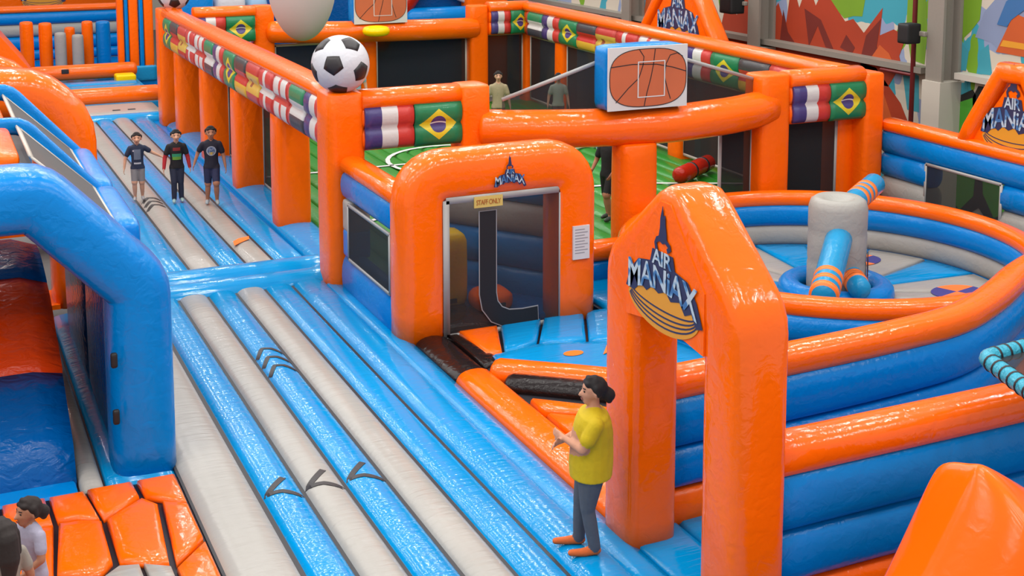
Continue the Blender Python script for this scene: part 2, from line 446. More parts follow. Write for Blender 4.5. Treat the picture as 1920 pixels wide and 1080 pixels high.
mural([(22.1, 2.0), (21.5, 1.1), (21.0, 1.0), (21.7, 2.2)], 'mural_orange', w=.010)
mural([(20.9, 2.35), (20.4, 2.25), (20.35, 1.5), (20.7, 1.5)], 'mural_cyan', w=.004)
mural([(20.8, 4.3), (20.82, 3.2), (20.65, 2.55), (20.25, 2.5), (20.2, 3.2), (20.35, 4.3)], 'mural_lime', w=.004)
mural([(19.36, 4.2), (19.42, 3.5), (19.2, 3.15), (19.02, 3.3), (18.8, 3.55), (18.75, 4.2)], 'mural_lime')
mural([(19.45, 3.4), (19.42, 2.5), (19.1, 2.52), (19.05, 2.9), (19.25, 3.1), (19.3, 3.5)], 'mural_cyan')
mural([(18.82, 2.5), (18.75, 2.95), (18.55, 3.1), (18.42, 2.52)], 'mural_cyan')
mural([(18.9, 3.2), (18.7, 3.7), (18.3, 4.1), (17.6, 4.1), (17.7, 3.0), (18.2, 2.95), (18.5, 3.15)], 'mural_lavender', w=.004)
mural([(19.9, 1.9), (19.6, 2.2), (19.4, 1.95), (19.3, 2.25), (19.05, 2.3), (19.0, 2.0), (19.4, 1.7), (19.7, 1.4), (19.9, 1.2)], 'mural_cyan')
mural([(18.5, 2.2), (18.1, 2.25), (17.8, 1.7), (18.2, 1.6)], 'mural_lavender')
# green block letters with black outlines
for blk, grn in (([(19.82, .9), (19.82, 1.62), (19.36, 1.88), (19.30, 1.86), (19.30, .9)], [(19.72, .98), (19.70, 1.52), (19.34, 1.72), (19.31, .98)]),
                 ([(19.42, .9), (19.42, 1.92), (18.90, 2.18), (18.80, 2.08), (18.80, .9)], [(19.20, .95), (19.28, 1.86), (18.88, 2.02), (18.82, .95)]),
                 ([(18.92, .9), (18.90, 2.0), (18.75, 2.27), (18.50, 2.28), (18.25, 2.08), (18.10, 1.75), (18.16, 1.45), (18.42, 1.15), (18.60, .9)], [(18.72, 1.2), (18.80, 1.6), (18.76, 2.0), (18.58, 2.18), (18.38, 2.12), (18.20, 1.78), (18.24, 1.5), (18.46, 1.22)]),
                 ([(19.9, .75), (19.9, -.1), (19.1, -.45), (18.6, -.1), (18.2, -.45), (17.4, -.1), (17.4, .85)], [(19.6, .7), (19.55, .1), (19.1, -.25), (18.75, .1), (18.7, .8)])):
    mural(blk, 'mural_black', 'mural_letter_outline', .012); mural(grn, 'mural_green', 'mural_letter', .018)
mural([(18.55, .8), (18.5, .2), (18.2, -.2), (17.6, .1), (17.6, .8)], 'mural_green', 'mural_letter', .018)
mural([(20.4, .7), (20.3, -.2), (19.92, -.1), (19.92, .7)], 'mural_red', w=.012)
mural([(18.35, 2.98), (18.1, 3.45), (17.95, 3.75), (17.3, 3.6), (17.1, 2.95)], 'mural_orange', w=.012)
mural([(18.25, 3.1), (17.2, 3.1), (17.2, 3.2), (18.18, 3.22)], 'print_yellow', 'mural_stripe', .016)
mural([(18.35, 3.5), (18.15, 3.95), (17.7, 4.25), (17.6, 3.9), (18.0, 3.62), (18.1, 3.48)], 'print_blue', 'mural_stroke', .018)
ld_ = box('trim_1', (18.18, 20.0, 2.36), (18.52, 62, 2.48), 'steel', ); ld_['kind'] = 'structure'
ld_ = box('trim_2', (18.2, 3, 2.38), (18.52, 19.1, 2.5), 'trim_cream'); ld_['kind'] = 'structure'
for i, cy in enumerate((19.45, 25.5, 31.6)):
    t = thing('steel_column', ['grey steel column beside the green block letters', 'grey steel column between the red painted spikes', 'grey steel column behind the far corner of the football cage'][i], 'column', (18.2, cy, -.5), 'steel columns along the painted wall')
    box('flange', (18.0, cy - .22, 2.3), (18.06, cy + .22, 11), 'steel', t); box('web', (18.06, cy - .03, 2.3), (18.44, cy + .03, 11), 'steel', t)
    box('flange', (18.42, cy - .22, 2.3), (18.49, cy + .22, 11), 'steel', t)
    box('plinth', (17.95, cy - .25, -.5), (18.49, cy + .25, 2.3), 'wall_paint', t)
pp = thing('sprinkler_pipe', 'dark red pipe running down the painted wall', 'pipe', (18.2, 20.3, 0))
tube('riser', [(18.2, 20.25, 11), (18.2, 20.25, 0)], .05, 'pipe_red', pp, B=X, k=10)
tube('branch', [(18.2, 20.25, 2.3), (18.2, 21.2, 2.3)], .035, 'pipe_red', pp, k=10)
sp = thing('loudspeaker', 'black loudspeaker on the steel column next to the red pipe', 'speaker', (17.85, 19.9, 3.0))
rbox('cabinet', (17.8, 19.95, 3.2), (.35, .3, .4), 'speaker_black', sp, r=.03); rbox('bracket', (17.97, 19.75, 3.2), (.1, .2, .1), 'steel', sp, r=.02)
sp = thing('loudspeaker', 'black loudspeaker on the column between the red painted spikes', 'speaker', (17.85, 26.0, 3.0))
rbox('cabinet', (17.8, 26.1, 3.3), (.4, .5, .5), 'speaker_black', sp, r=.03); rbox('bracket', (17.97, 25.9, 3.3), (.1, .3, .1), 'steel', sp, r=.02)

# ------------------------------------------------------------------ runway (lower bed)
def lane(name, x0, x1, y0, y1, mat, p, sk=0.0, zc=-.05, ry=.13):
    path = [(0.5 * (x0 + x1) + sk * (y - y0), y, zc) for y in np.arange(y0, y1 + .01, (y1 - y0) / 14)]
    return sweep(name, path, se((x1 - x0) / 2, ry, 2.5, 24), mat, p, dome=.08)
rw = thing('runway_bed', 'long striped bounce runway of blue and grey tubes running towards the blue double tube', 'runway', (4, 12.5, -.5))
box('body', (2.2, 6.0, -.5), (5.8, 18.95, -.08), 'blue_vinyl', rw)
box('seam_base', (2.2, 6.0, -.08), (5.5, 18.95, .018), 'seam_black', rw, 'black seams between the tubes')
for x0, x1, c in ((2.2, 2.86, 'grey_lane'), (2.86, 3.29, 'blue_lane'), (3.29, 3.715, 'grey_lane'), (3.715, 4.14, 'blue_lane'), (4.14, 4.575, 'grey_lane'), (4.575, 5.0, 'blue_lane')):
    lane('lane_tube', x0, x1, 6.0, 18.95, c, rw)
lane('edge_tube', 5.0, 5.52, 6.0, 18.9, 'blue_lane', rw, zc=-.06, ry=.17)
v, f = sweepvf([(5.64, y, 0) for y in np.linspace(6, 18.7, 16)], [(-.18, -.1), (-.16, .06), (-.06, .075), (.06, .055), (.18, .0), (.18, -.1)]); mk('side_flange', v, f, 'blue_lane', rw)
def chevron(pts, p, cx, hw, mat='print_black', wd=.035):
    """mark printed on a lane tube: polyline in plan, draped over the tube's crown"""
    Q = [Vector((q.x, q.y)) for q in sub([(a, b, 0) for a, b in pts], .03)]; n = len(Q); vv, ff = [], []
    for i, q in enumerate(Q):
        d = (Q[min(i + 1, n - 1)] - Q[max(i - 1, 0)]).normalized(); nn = Vector((-d.y, d.x)) * wd
        for s_, dz in ((-1, 0), (1, 0), (1, -.02), (-1, -.02)):
            w_ = q + nn * s_; vv.append((w_.x, w_.y, -.05 + .13 * max(0, 1 - min(1, abs((w_.x - cx) / hw)) ** 2.5) ** .4 + .006 + dz))
    for i in range(n - 1):
        for k in range(4): ff.append((i * 4 + k, i * 4 + (k + 1) % 4, i * 4 + 4 + (k + 1) % 4, i * 4 + 4 + k))
    ff += [(0, 1, 2, 3), (4 * n - 1, 4 * n - 2, 4 * n - 3, 4 * n - 4)]
    mk('chevron_print', vv, ff, mat, p, False)
for cx in (3.075, 3.50, 3.93): chevron([(cx + .08, 12.50), (cx - .16, 12.22), (cx + .0, 12.20), (cx + .17, 12.06)], rw, cx, .213)
for cy in (15.62, 15.95, 16.28): chevron([(3.74, cy - .28), (3.87, cy), (3.98, cy - .04), (4.10, cy - .22)], rw, 3.928, .213, wd=.03)
cb = thing('cross_tube', 'blue double tube lying across between the two striped runways', 'inflatable', (4.4, 19.6, -.5))
box('body', (2.3, 18.95, -.5), (5.55, 20.3, -.1), 'blue_vinyl', cb)
for cy, r in ((19.28, .33), (19.95, .35)):
    tube('bolster', sub([(2.3, cy, -.1), (5.72, cy, -.1)], .4), r, 'blue_lane', cb, ry=.25, k=20)
ru = thing('runway_bed', 'far striped bounce runway of blue and grey tubes beside the orange posts', 'runway', (4, 27, -.5))
box('body', (2.3, 20.3, -.5), (5.7, 34.7, -.08), 'blue_vinyl', ru)
box('seam_base', (2.35, 20.3, -.08), (5.2, 34.7, .018), 'seam_black', ru)
for x0, x1, c in ((2.35, 2.8, 'blue_lane'), (2.8, 3.25, 'grey_lane'), (3.25, 3.73, 'blue_lane'), (3.73, 4.2, 'grey_lane'), (4.2, 4.63, 'blue_lane'), (4.63, 5.08, 'grey_lane'), (5.08, 5.6, 'blue_lane')):
    lane('lane_tube', x0, x1, 20.3, 34.7, c, ru, sk=-.010)
for cy in (24.8, 25.1, 25.4): chevron([(3.72, cy - .35), (3.88, cy), (4.0, cy - .05), (4.10, cy - .25)], ru, 3.918, .23)
fr = Frame((4.8, 21.5, .09), (1, 0, 0), (0, 1, 0))
fpoly('arrow_print', fr, [(-.16, -.22), (.0, -.05), (.17, .1), (.2, .28), (.0, .2), (-.12, .05)], 'print_orange', ru, .006)
fr = Frame((4.50, 21.4, .04), (1, 0, -.35), (0, 1, 0))
fpoly('dot_print', fr, ell(0, 0, .07, .2, 20), 'print_orange', ru, .012)
eb = thing('end_bolster', 'grey and blue cushions at the far end of the striped runway', 'inflatable', (4.2, 36, -.5))
box('body', (2.4, 34.7, -.5), (6.0, 37.2, -.1), 'blue_vinyl', eb)
tube('blue_cushion', sub([(2.6, 35.05, -.1), (5.7, 35.05, -.1)], .5), .36, 'blue_lane', eb, ry=.22)
rbox('grey_cushion', (4.2, 36.3, -.02), (3.4, 1.7, .2), 'grey_lane', eb, r=.08)
for cx in (4.75, 5.15): rbox('vent', (cx, 35.9, .085), (.2, .1, .02), 'print_black', eb, r=.009)

# ------------------------------------------------------------------ football cage
so = thing('football_cage', 'orange inflatable football cage with flag beams and a green pitch', 'inflatable', (10.4, 26, -.5))
box('bed', (6.3, 18.7, -.5), (15.9, 33.6, -.02), 'green_vinyl', so)
box('base_strip', (5.72, 18.7, -.5), (6.3, 33.6, -.06), 'blue_vinyl', so)
sweep('base_tube', sub([(6.0, 19.4, -.06), (6.0, 33.4, -.06)], .8), se(.36, .17, 2.4, 20), 'blue_lane', so, dome=.1)
n = 22
for i in range(n):
    x0 = 6.36 + i * 9.04 / n
    o = lane('pitch_tube', x0, x0 + 9.04 / n, 18.9, 33.3, 'green_vinyl', so, zc=-.04, ry=.09)
fr = Frame((0, 0, .062), (1, 0, 0), (0, 1, 0))
ribbon('pitch_line', fr, [(6.4, 21.6), (8.6, 22.6), (11.0, 22.9), (13.2, 22.6), (15.3, 21.6)], .10, 'print_white', so)
ribbon('pitch_line', fr, [(6.4, 26.3), (15.3, 26.3)], .10, 'print_white', so)
ribbon('pitch_line', fr, ell(10.8, 26.3, 1.6, 1.6, 32), .10, 'print_white', so, closed=True)
ribbon('pitch_line', fr, [(8.4, 33.1), (8.4, 30.2), (13.2, 30.2), (13.2, 33.1)], .10, 'print_white', so)
# left side posts and beam
for a, b in ((23.0, 25.45), (26.25, 28.6), (29.4, 31.7), (32.5, 33.8)):
    net('mesh_panel', [(6.2, a, .12), (6.2, b, .12), (6.2, b, 2.02), (6.2, a, 2.02)], 'net_dark')
for cy in (22.6, 25.85, 29.0, 32.1):
    post('post', 5.98, cy, -.1, 2.15, .62, .72, 'orange_vinyl', so)
post('corner_post', 5.80, 18.92, -.1, 3.0, .60, .74, 'orange_vinyl', so, n=5)
for cx in (7.88, 13.25):
    post('goal_post', cx, 18.75 if cx < 10 else 18.3, -.1, 3.0 if cx < 10 else 2.9, .50 if cx < 10 else .62, .6, 'orange_vinyl', so, n=5)
post('middle_post', 10.42, 17.95, -.1, 2.0, .68, .6, 'orange_vinyl', so, n=3)
post('corner_post', 15.30, 18.25, -.1, 2.82, .46, .66, 'orange_vinyl', so, n=5)
FLAGS = ['brazil', 'germany', 'spain', 'denmark', 'england', 'emirates', 'france']
def flag(fr, u0, u1, v0, v1, nm, p, bul=.07):
    v, f, uv = [], [], []; nu, nv = 6, 12
    def pt(i, j, back):
        a, b = i / nu, j / nv
        dz = bul * math.sqrt(abs(math.sin(2 * PI * b))) * .9
        return fr(u0 + (u1 - u0) * a, v0 + (v1 - v0) * b, -.03 if back else dz)
    for back in (0, 1):
        for j in range(nv + 1):
            for i in range(nu + 1):
                v.append(pt(i, j, back)); uv.append((i / nu, j / nv))
    w_ = nu + 1; off = w_ * (nv + 1)
    for j in range(nv):
        for i in range(nu):
            a = j * w_ + i; f += [(a, a + 1, a + w_ + 1, a + w_), (off + a, off + a + w_, off + a + w_ + 1, off + a + 1)]
    rim = [i for i in range(w_)] + [j * w_ + nu for j in range(1, nv + 1)] + [nv * w_ + i for i in range(nu - 1, -1, -1)] + [j * w_ for j in range(nv - 1, 0, -1)]
    for a, b in zip(rim, rim[1:] + rim[:1]): f.append((a, off + a, off + b, b))
    return mk('flag', v, f, 'flag_' + nm, p, uv=uv, label=nm.replace('emirates', 'green white and black').replace('denmark', 'red with white cross').replace('england', 'white with red cross').replace('france', 'blue white and red').replace('brazil', 'green with yellow diamond').replace('germany', 'black red and yellow').replace('spain', 'red yellow and red') + ' flag')
# left beam: two stacked tubes behind flags, cap tube on top
for zc, r in ((2.24, .21), (2.60, .21)):
    sweep('beam_tube', sub([(5.86, 19.25, zc), (5.86, 33.7, zc)], .8), se(.19, r, 2.3, 16), 'orange_vinyl', so, dome=.05)
sweep('beam_cap', sub([(5.88, 19.25, 2.86), (5.88, 33.7, 2.86)], .8), se(.24, .15, 2.3, 20), 'orange_lane', so, dome=.05)
fl = Frame((5.665, 0, 0), (0, -1, 0), (0, 0, 1))
ys = [19.32]
for i in range(14): ys.append(ys[-1] + 1.0)
seq = [FLAGS[6 - (i % 7)] for i in range(14)]
for i in range(14): flag(fl, -ys[i + 1] + .03, -ys[i] - .03, 2.05, 2.80, seq[i], so)
fl = Frame((6.055, 0, 0), (0, 1, 0), (0, 0, 1))
# near beam, left pair and right pair of flags
def near_beam(x0, x1, y, dz=0, far=False):
    s = 1 if far else -1
    for zc in (2.27, 2.60): sweep('beam_tube', sub([(x0, y, zc + dz), (x1, y, zc + dz)], .5), se(.19, .20, 2.3, 16), 'orange_vinyl', so, dome=.03)
    sweep('beam_cap', sub([(x0, y, 2.86 + dz), (x1, y, 2.86 + dz)], .5), se(.24, .16, 2.3, 20), 'orange_lane', so, dome=.03)
    fr = Frame((0, y - .20, 0), (1, 0, 0), (0, 0, 1)); m = (x0 + x1) / 2
    flag(fr, x0 + .02, m - .01, 2.12 + dz, 2.76 + dz, 'france', so); flag(fr, m + .01, x1 - .02, 2.10 + dz, 2.77 + dz, 'brazil', so)
near_beam(6.05, 7.66, 18.75)
near_beam(13.55, 15.12, 18.2, -.08)
near_beam(6.4, 7.95, 33.4); near_beam(14.55, 15.75, 33.3, -.15)
pth = fillet([(8.05, 18.6, 2.28), (9.2, 18.1, 2.27), (11.0, 17.85, 2.25), (12.4, 18.0, 2.28), (13.2, 18.25, 2.32)], .9, 6)
tube('goal_beam', pth, .31, 'orange_lane', so, k=22, dome=.1)
# gable nets rising to the backboard
net('gable_net', [(8.3, 18.45, 2.5), (9.85, 18.0, 2.5), (9.85, 18.0, 3.35), (8.3, 18.45, 2.75)], skip=(1, 3))
net('gable_net', [(11.15, 18.0, 2.5), (13.0, 18.3, 2.5), (13.0, 18.3, 2.80), (11.15, 18.0, 3.35)], skip=(1, 3))
# dark nets hung between posts on the right half of the near side
net('mesh_panel', [(12.3, 18.3, .1), (12.95, 18.3, .1), (12.95, 18.3, 2.0), (12.3, 18.3, 2.0)], 'net_dark')
net('mesh_panel', [(13.58, 18.3, .1), (14.75, 18.3, .1), (14.75, 18.3, 2.0), (13.58, 18.3, 2.0)], 'net_dark')
post('inner_post', 14.95, 18.5, -.1, 2.05, .42, .5, 'orange_vinyl', so)
# right side: slightly splayed
R0, R1 = Vector((15.35, 18.6, 0)), Vector((15.75, 33.3, 0)); rd = (R1 - R0).normalized()
for zc, r in ((2.10, .2), (2.45, .2)):
    sweep('beam_tube', [R0 + Z * zc, R1 + Z * zc], se(.19, r, 2.3, 16), 'orange_vinyl', so, dome=.03)
sweep('beam_cap', sub([R0 + Z * 2.70, R1 + Z * 2.70], .8), se(.24, .15, 2.3, 20), 'orange_lane', so, dome=.05)
fr = Frame(R0 - X * .20, -rd, Z)
for i in range(13):
    u = -14.2 + i * 1.08; flag(fr, u + .02, u + 1.06, 1.93, 2.60, FLAGS[(i + 5) % 7], so)
for i, t_ in enumerate((3.1, 6.2, 9.3, 12.3)):
    c = R0 + rd * t_; post('post', c.x + .1, c.y, -.1, 2.0, .5, .55, 'orange_vinyl', so)
for i, (a, b) in enumerate(((.3, 2.85), (3.4, 5.95), (6.5, 9.0), (9.6, 12.0), (12.6, 14.4))):
    A, Bq = R0 + rd * a, R0 + rd * b
    net('mesh_panel', [A + Z * .1, Bq + Z * .1, Bq + Z * 1.88, A + Z * 1.88], 'net_dark', 'trim_cream')
# far side
post('corner_post', 5.93, 34.2, -.1, 2.95, .62, .8, 'orange_vinyl', so, n=5)
post('goal_post', 8.2, 33.5, -.1, 3.0, .55, .5, 'orange_vinyl', so, n=5)
post('goal_post', 14.25, 33.4, -.1, 2.78, .55, .5, 'orange_vinyl', so, n=5)
post('corner_post', 15.95, 33.5, -.1, 2.7, .5, .5, 'orange_vinyl', so, n=5)
post('middle_post', 11.05, 33.45, -.1, 2.0, .45, .45, 'orange_vinyl', so, n=3)
tube('goal_beam', fillet([(8.4, 33.3, 2.3), (10.0, 33.0, 2.25), (12.5, 33.0, 2.2), (14.1, 33.3, 2.15)], .8), .29, 'orange_lane', so, k=20)
for a, b in ((8.5, 10.8), (11.3, 13.95), (14.55, 15.7)):
    net('mesh_panel', [(a, 33.45, .15), (b, 33.45, .15), (b, 33.45, 1.92), (a, 33.45, 1.92)], 'net_dark', 'trim_cream', tw=.035)
net('mesh_panel', [(6.3, 33.5, .15), (7.9, 33.5, .15), (7.9, 33.5, 2.0), (6.3, 33.5, 2.0)], 'net_dark', 'trim_cream')

def backboard(x0, x1, y, z0, z1, dep, label):
    t = thing('backboard', label, 'backboard', ((x0 + x1) / 2, y, z0))
    cx, cz = (x0 + x1) / 2, (z0 + z1) / 2; W_, H_ = x1 - x0, z1 - z0
    rbox('block', (cx, y + dep / 2, cz), (W_, dep, H_), 'blue_vinyl', t, r=.07, bul=.02)
    fr = Frame((cx, y - .03, cz), (1, 0, 0), (0, 0, 1)); a, b = W_ / 2 - .01, H_ / 2 - .01
    fpoly('face_print', fr, [(-a, -b), (a, -b), (a, b), (-a, b)], 'print_white', t, 0, .03)
    se_ = [(p[0] * .97, p[1] * .92) for p in se(a, b, 2.9, 48)]
    fpoly('ball_print', fr, se_, 'basketball', t, .005)
    ribbon('ball_line', fr, [(p[0] * 1.0, p[1] * 1.0) for p in se_], .012, 'print_black', t, .008, True)
    L = lambda pts: [(u * W_, v * H_) for u, v in pts]
    for pts in ([(.08, .44), (.06, .2), (.03, 0), (-.02, -.25), (-.05, -.44)], [(-.47, .19), (-.2, .22), (.1, .2), (.3, .14), (.48, .06)],
                [(-.4, -.36), (-.25, -.15), (-.12, 0), (-.07, .2), (-.06, .33), (-.12, .45)], [(.43, .30), (.36, .36), (.27, .33), (.22, .2), (.2, 0), (.24, -.2), (.28, -.36)]):
        ribbon('ball_line', fr, L(pts), .014, 'print_black', t, .009)
    ribbon('target_square', fr, L([(-.13, -.3), (.2, -.3), (.2, .25), (-.13, .25)]), .025, 'print_white', t, .013, True)
    return t
backboard(9.72, 11.18, 17.62, 2.58, 3.6, .45, 'basketball backboard block on the near orange beam with white netting')
backboard(10.45, 11.95, 32.75, 2.45, 3.55, .5, 'basketball backboard block on the far beam above the yellow hoop')
hp = thing('hoop', 'yellow inflatable hoop ring on the far orange beam', 'hoop', (10.9, 32.3, 2.2))
tube('ring', [(10.9 + .24 * math.cos(a), 32.25 + .24 * math.sin(a), 2.32) for a in np.linspace(0, 2 * PI, 25)[:-1]], .12, 'yellow_vinyl', hp, closed=True, k=12)
tube('bracket', [(10.9, 32.45, 2.32), (10.9, 32.78, 2.3)], .09, 'yellow_vinyl', hp, B=X, k=10)

# ------------------------------------------------------------------ soccer balls
def soccer(loc, r, label, rot):
    t = thing('soccer_ball', label, 'ball', (loc[0], loc[1], loc[2] - r), 'giant footballs on the cage corners')
    bm = bmesh.new(); bmesh.ops.create_icosphere(bm, subdivisions=4, radius=1)
    ph = (1 + 5 ** .5) / 2; ic = [Vector(c).normalized() for a in (1, -1) for b in (ph, -ph) for c in ((0, a, b), (a, b, 0), (b, 0, a))]
    q0 = ic[0]; q1 = min((q for q in ic if q is not q0), key=lambda q: (q - q0).length)
    def basis(a, b): a = a.normalized(); b = (b - a * b.dot(a)).normalized(); return Matrix((a, b, a.cross(b))).transposed()
    R = basis(Vector(rot), Vector((.05, 0, -1))) @ basis(q0, q1).transposed()
    v = [R @ q.co * r + Vector(loc) for q in bm.verts]; f = [[q.index for q in fc.verts] for fc in bm.faces]
    bm.free(); mk('shell', v, f, 'white_vinyl', t)
    for c in ic:
        nb = sorted(ic, key=lambda q: (q - c).length)[1:6]
        U = (nb[0] - c * nb[0].dot(c)).normalized(); V = c.cross(U)
        ring = sorted(nb, key=lambda q: math.atan2(q.dot(V), q.dot(U)))
        pts = [c]; fcs = []
        cor = [c.slerp(q, .335) for q in ring]
        edge = []
        for i in range(5):
            for s_ in range(4): edge.append(cor[i].lerp(cor[(i + 1) % 5], s_ / 4).normalized())
        rings = [[c.slerp(e, q) for e in edge] for q in (.5, 1.0)]
        vv = [c] + [q for rg in rings for q in rg] + [q * .97 for q in rings[1]]; m = len(edge)
        for i in range(m):
            j = (i + 1) % m; fcs += [(0, 1 + i, 1 + j), (1 + i, 1 + m + i, 1 + m + j, 1 + j), (1 + m + i, 1 + 2 * m + i, 1 + 2 * m + j, 1 + m + j)]
        mk('black_panel', [R @ q * (r * 1.006) + Vector(loc) for q in vv], fcs, 'print_black', t)
    return t
soccer((5.78, 18.8, 3.42), .44, 'giant white football with black patches on the near cage corner', (-.52, -.85, .10))
soccer((6.05, 34.1, 3.32), .42, 'giant white football on the far cage corner beside the tall striped frame', (-.1, -.8, -.5))

# ------------------------------------------------------------------ vestibule: side walls and door arch
def tube_wall(t, path, layers, thick, closed=False):
    for nm, mat, z0, z1, th in layers:
        zc, h = (z0 + z1) / 2, (z1 - z0) / 2
        P = [Vector((q[0], q[1], zc)) for q in path]
        sweep(nm, P, se(th or thick, h * 1.06, 2.5, 20), mat, t, closed=closed, dome=0 if closed else .06)
WALL = [('wall_tube', 'blue_vinyl', -.1, .42, None), ('wall_tube', 'blue_vinyl', .42, .95, None), ('wall_tube', 'grey_vinyl', .95, 1.42, None), ('wall_tube', 'blue_vinyl', 1.42, 1.86, None), ('wall_cap', 'orange_lane', 1.80, 2.06, None)]
def vest_wall(x, label, window):
    t = thing('side_barrier', label, 'barrier', (x, 17.2, -.1))
    if not window:
        tube_wall(t, sub([(7.25, 18.35, 0), (8.6, 16.45, 0)], .6), WALL, .19); return t
    L0 = [WALL[0]] + WALL[3:]; tube_wall(t, sub([(x, 16.2, 0), (x, 18.45, 0)], .6), [('wall_tube', 'blue_vinyl', -.1, .58, None)] + WALL[3:], .19)
    for a, b in ((16.15, 16.32), (18.12, 18.45)):
        rbox('wall_block', (x, (a + b) / 2, .77), (.34, b - a, .42), 'blue_vinyl', t, r=.04); rbox('wall_block', (x, (a + b) / 2, 1.19), (.34, b - a, .48), 'grey_vinyl', t, r=.04)
    net('window_net', [(x - .17, 18.15, .57), (x - .17, 16.3, .57), (x - .17, 16.3, 1.40), (x - .17, 18.15, 1.40)], 'net_dark', 'trim_grey', t, tw=.025)
    return t
vest_wall(5.83, 'blue and grey side wall with a dark window beside the orange door arch', True)
vest_wall(8.0, 'blue and grey tube wall seen through the net door', False)
da = thing('entrance_arch', 'orange inflatable door arch with a net door and a white notice', 'arch', (7.07, 16.0, -.1))
pth = fillet([(5.98, 16.1, -.1), (5.98, 16.1, 2.22), (8.28, 16.1, 2.22), (8.28, 16.1, -.1)], .42, 8)
pth = sub(pth, .4)
sweep('arch_tube', pth, se(.345, .30, 3.0, 28), 'orange_lane', da, B=Y, dome=.02)
dn = net('door_net', [(6.31, 15.86, .0), (8.05, 15.86, .0), (8.05, 15.86, 1.90), (6.31, 15.86, 1.90)], 'net_door', 'trim_grey', da, tw=.045)
fr = Frame((7.18, 15.84, 0), (1, 0, 0), (0, 0, 1))
# black zip band in the shape of a J
J = [(-.27, 1.72), (-.27, .55), (-.24, .38), (-.14, .24), (.02, .16), (.25, .14), (.50, .15)]
Jf = [Vector((a, b)) for a, b in J]
ribbon('zip_band_edge', fr, J, .27, 'ink_grey', da, .008); ribbon('zip_band', fr, [(-.27, 1.71)] + J[1:-1] + [(.49, .15)], .24, 'speaker_black', da, .013)
fr2 = Frame((6.9, 15.78, 1.855), (1, 0, 0), (0, 0, 1))
fpoly('sign', fr2, [(-.21, -.075), (.21, -.075), (.21, .075), (-.21, .075)], 'label_yellow', da, .0, .02, 'yellow strip sign')
text('lettering', fr2, 'STAFF ONLY', 0, -.035, .36, .07, 'label_ink', da, .004)
fr3 = Frame((8.32, 15.775, 1.12), (1, 0, 0), (0, 0, 1))
fpoly('notice', fr3, [(-.13, -.24), (.13, -.24), (.13, .24), (-.13, .24)], 'paper', da, .0, .03, 'white printed notice')
for i in range(9): ribbon('notice_line', fr3, [(-.10, .19 - i * .042), (.05 + .05 * ((i * 7) % 2), .19 - i * .042)], .010, 'ink_grey', da, .004)
logo(Frame((7.21, 15.77, 2.06), (1, 0, 0), (0, 0, 1)), .46, da, sun=False)
for cx, cy, sx, sy, sz, mt in ((6.75, 17.2, .7, .5, 1.1, 'yellow_vinyl'), (7.35, 16.75, .55, .5, .3, 'orange_vinyl')):
    t = thing('foam_block', 'amber foam block inside the net door' if mt == 'yellow_vinyl' else 'low orange cushion inside the net door', 'foam block', (cx, cy, 0))
    rbox('block', (cx, cy, sz / 2), (sx, sy, sz), mt, t, r=.12, bul=.03); box('strap', (cx - sx * .2, cy - sy / 2 - .05, .1), (cx + sx * .2, cy - sy / 2 + .0, .16), 'seam_black', t)
vf = thing('vestibule_mat', 'blue and black floor mat inside the door arch', 'mat', (7.2, 17.3, -.5))
box('body', (5.8, 16.0, -.5), (8.7, 18.6, -.08), 'blue_vinyl', vf)
puff('panel', [(6.0, 16.1), (7.2, 16.1), (7.2, 18.4), (6.0, 18.4)], -.05, .1, 'black_vinyl', vf); puff('panel', [(7.2, 16.1), (8.5, 16.1), (8.5, 18.4), (7.2, 18.4)], -.05, .1, 'deep_blue_vinyl', vf)

# ------------------------------------------------------------------ bounce mats between door arch and gate
bm_ = thing('ball_mat', 'orange and black basketball-patterned bounce mat beside the striped runway', 'mat', (6.6, 13, -.5))
slab('body', [(5.82, 10.5), (8.2, 10.5), (8.6, 12.6), (6.9, 15.95), (5.82, 15.95)], -.5, -.03, 'seam_black', bm_)
tube('black_tube', sub([(6.06, 15.75, -.03), (6.06, 14.42, -.03)], .3), .25, 'black_vinyl', bm_, ry=.13)
sweep('edge_tube', sub([(6.07, 14.35, -.04), (6.09, 10.5, -.04)], .4), se(.245, .17, 2.4, 22), 'orange_lane', bm_, dome=.1)
puff('panel', [(6.32, 15.95), (6.45, 15.95), (6.62, 14.75), (6.34, 14.6)], -.03, .08, 'black_vinyl', bm_)
puff('panel', [(6.36, 13.35), (7.05, 12.75), (7.75, 11.9), (6.36, 12.95)], -.03, .12, 'orange_lane', bm_)
puff('panel', [(6.36, 12.9), (7.7, 11.85), (7.4, 10.6), (6.36, 10.6)], -.03, .12, 'orange_lane', bm_)
tube('ridge_tube', fillet([(6.42, 14.35, .03), (7.2, 13.75, .03), (8.6, 12.6, .03)], .5), .20, 'orange_lane', bm_, ry=.17)
tube('black_tube', fillet([(6.42, 13.95, -.01), (7.05, 13.45, -.01), (8.4, 12.25, -.01)], .5), .19, 'black_vinyl', bm_, ry=.15)
bf = thing('bounce_mat', 'blue bounce floor with black seams below the door arch', 'mat', (9, 14.5, -.5))
slab('body', [(6.35, 14.4), (8.6, 12.5), (9.6, 12.6), (9.0, 15), (10.0, 17.4), (8.8, 17.4), (8.8, 15.95), (6.5, 15.95)], -.5, -.02, 'seam_black', bf)
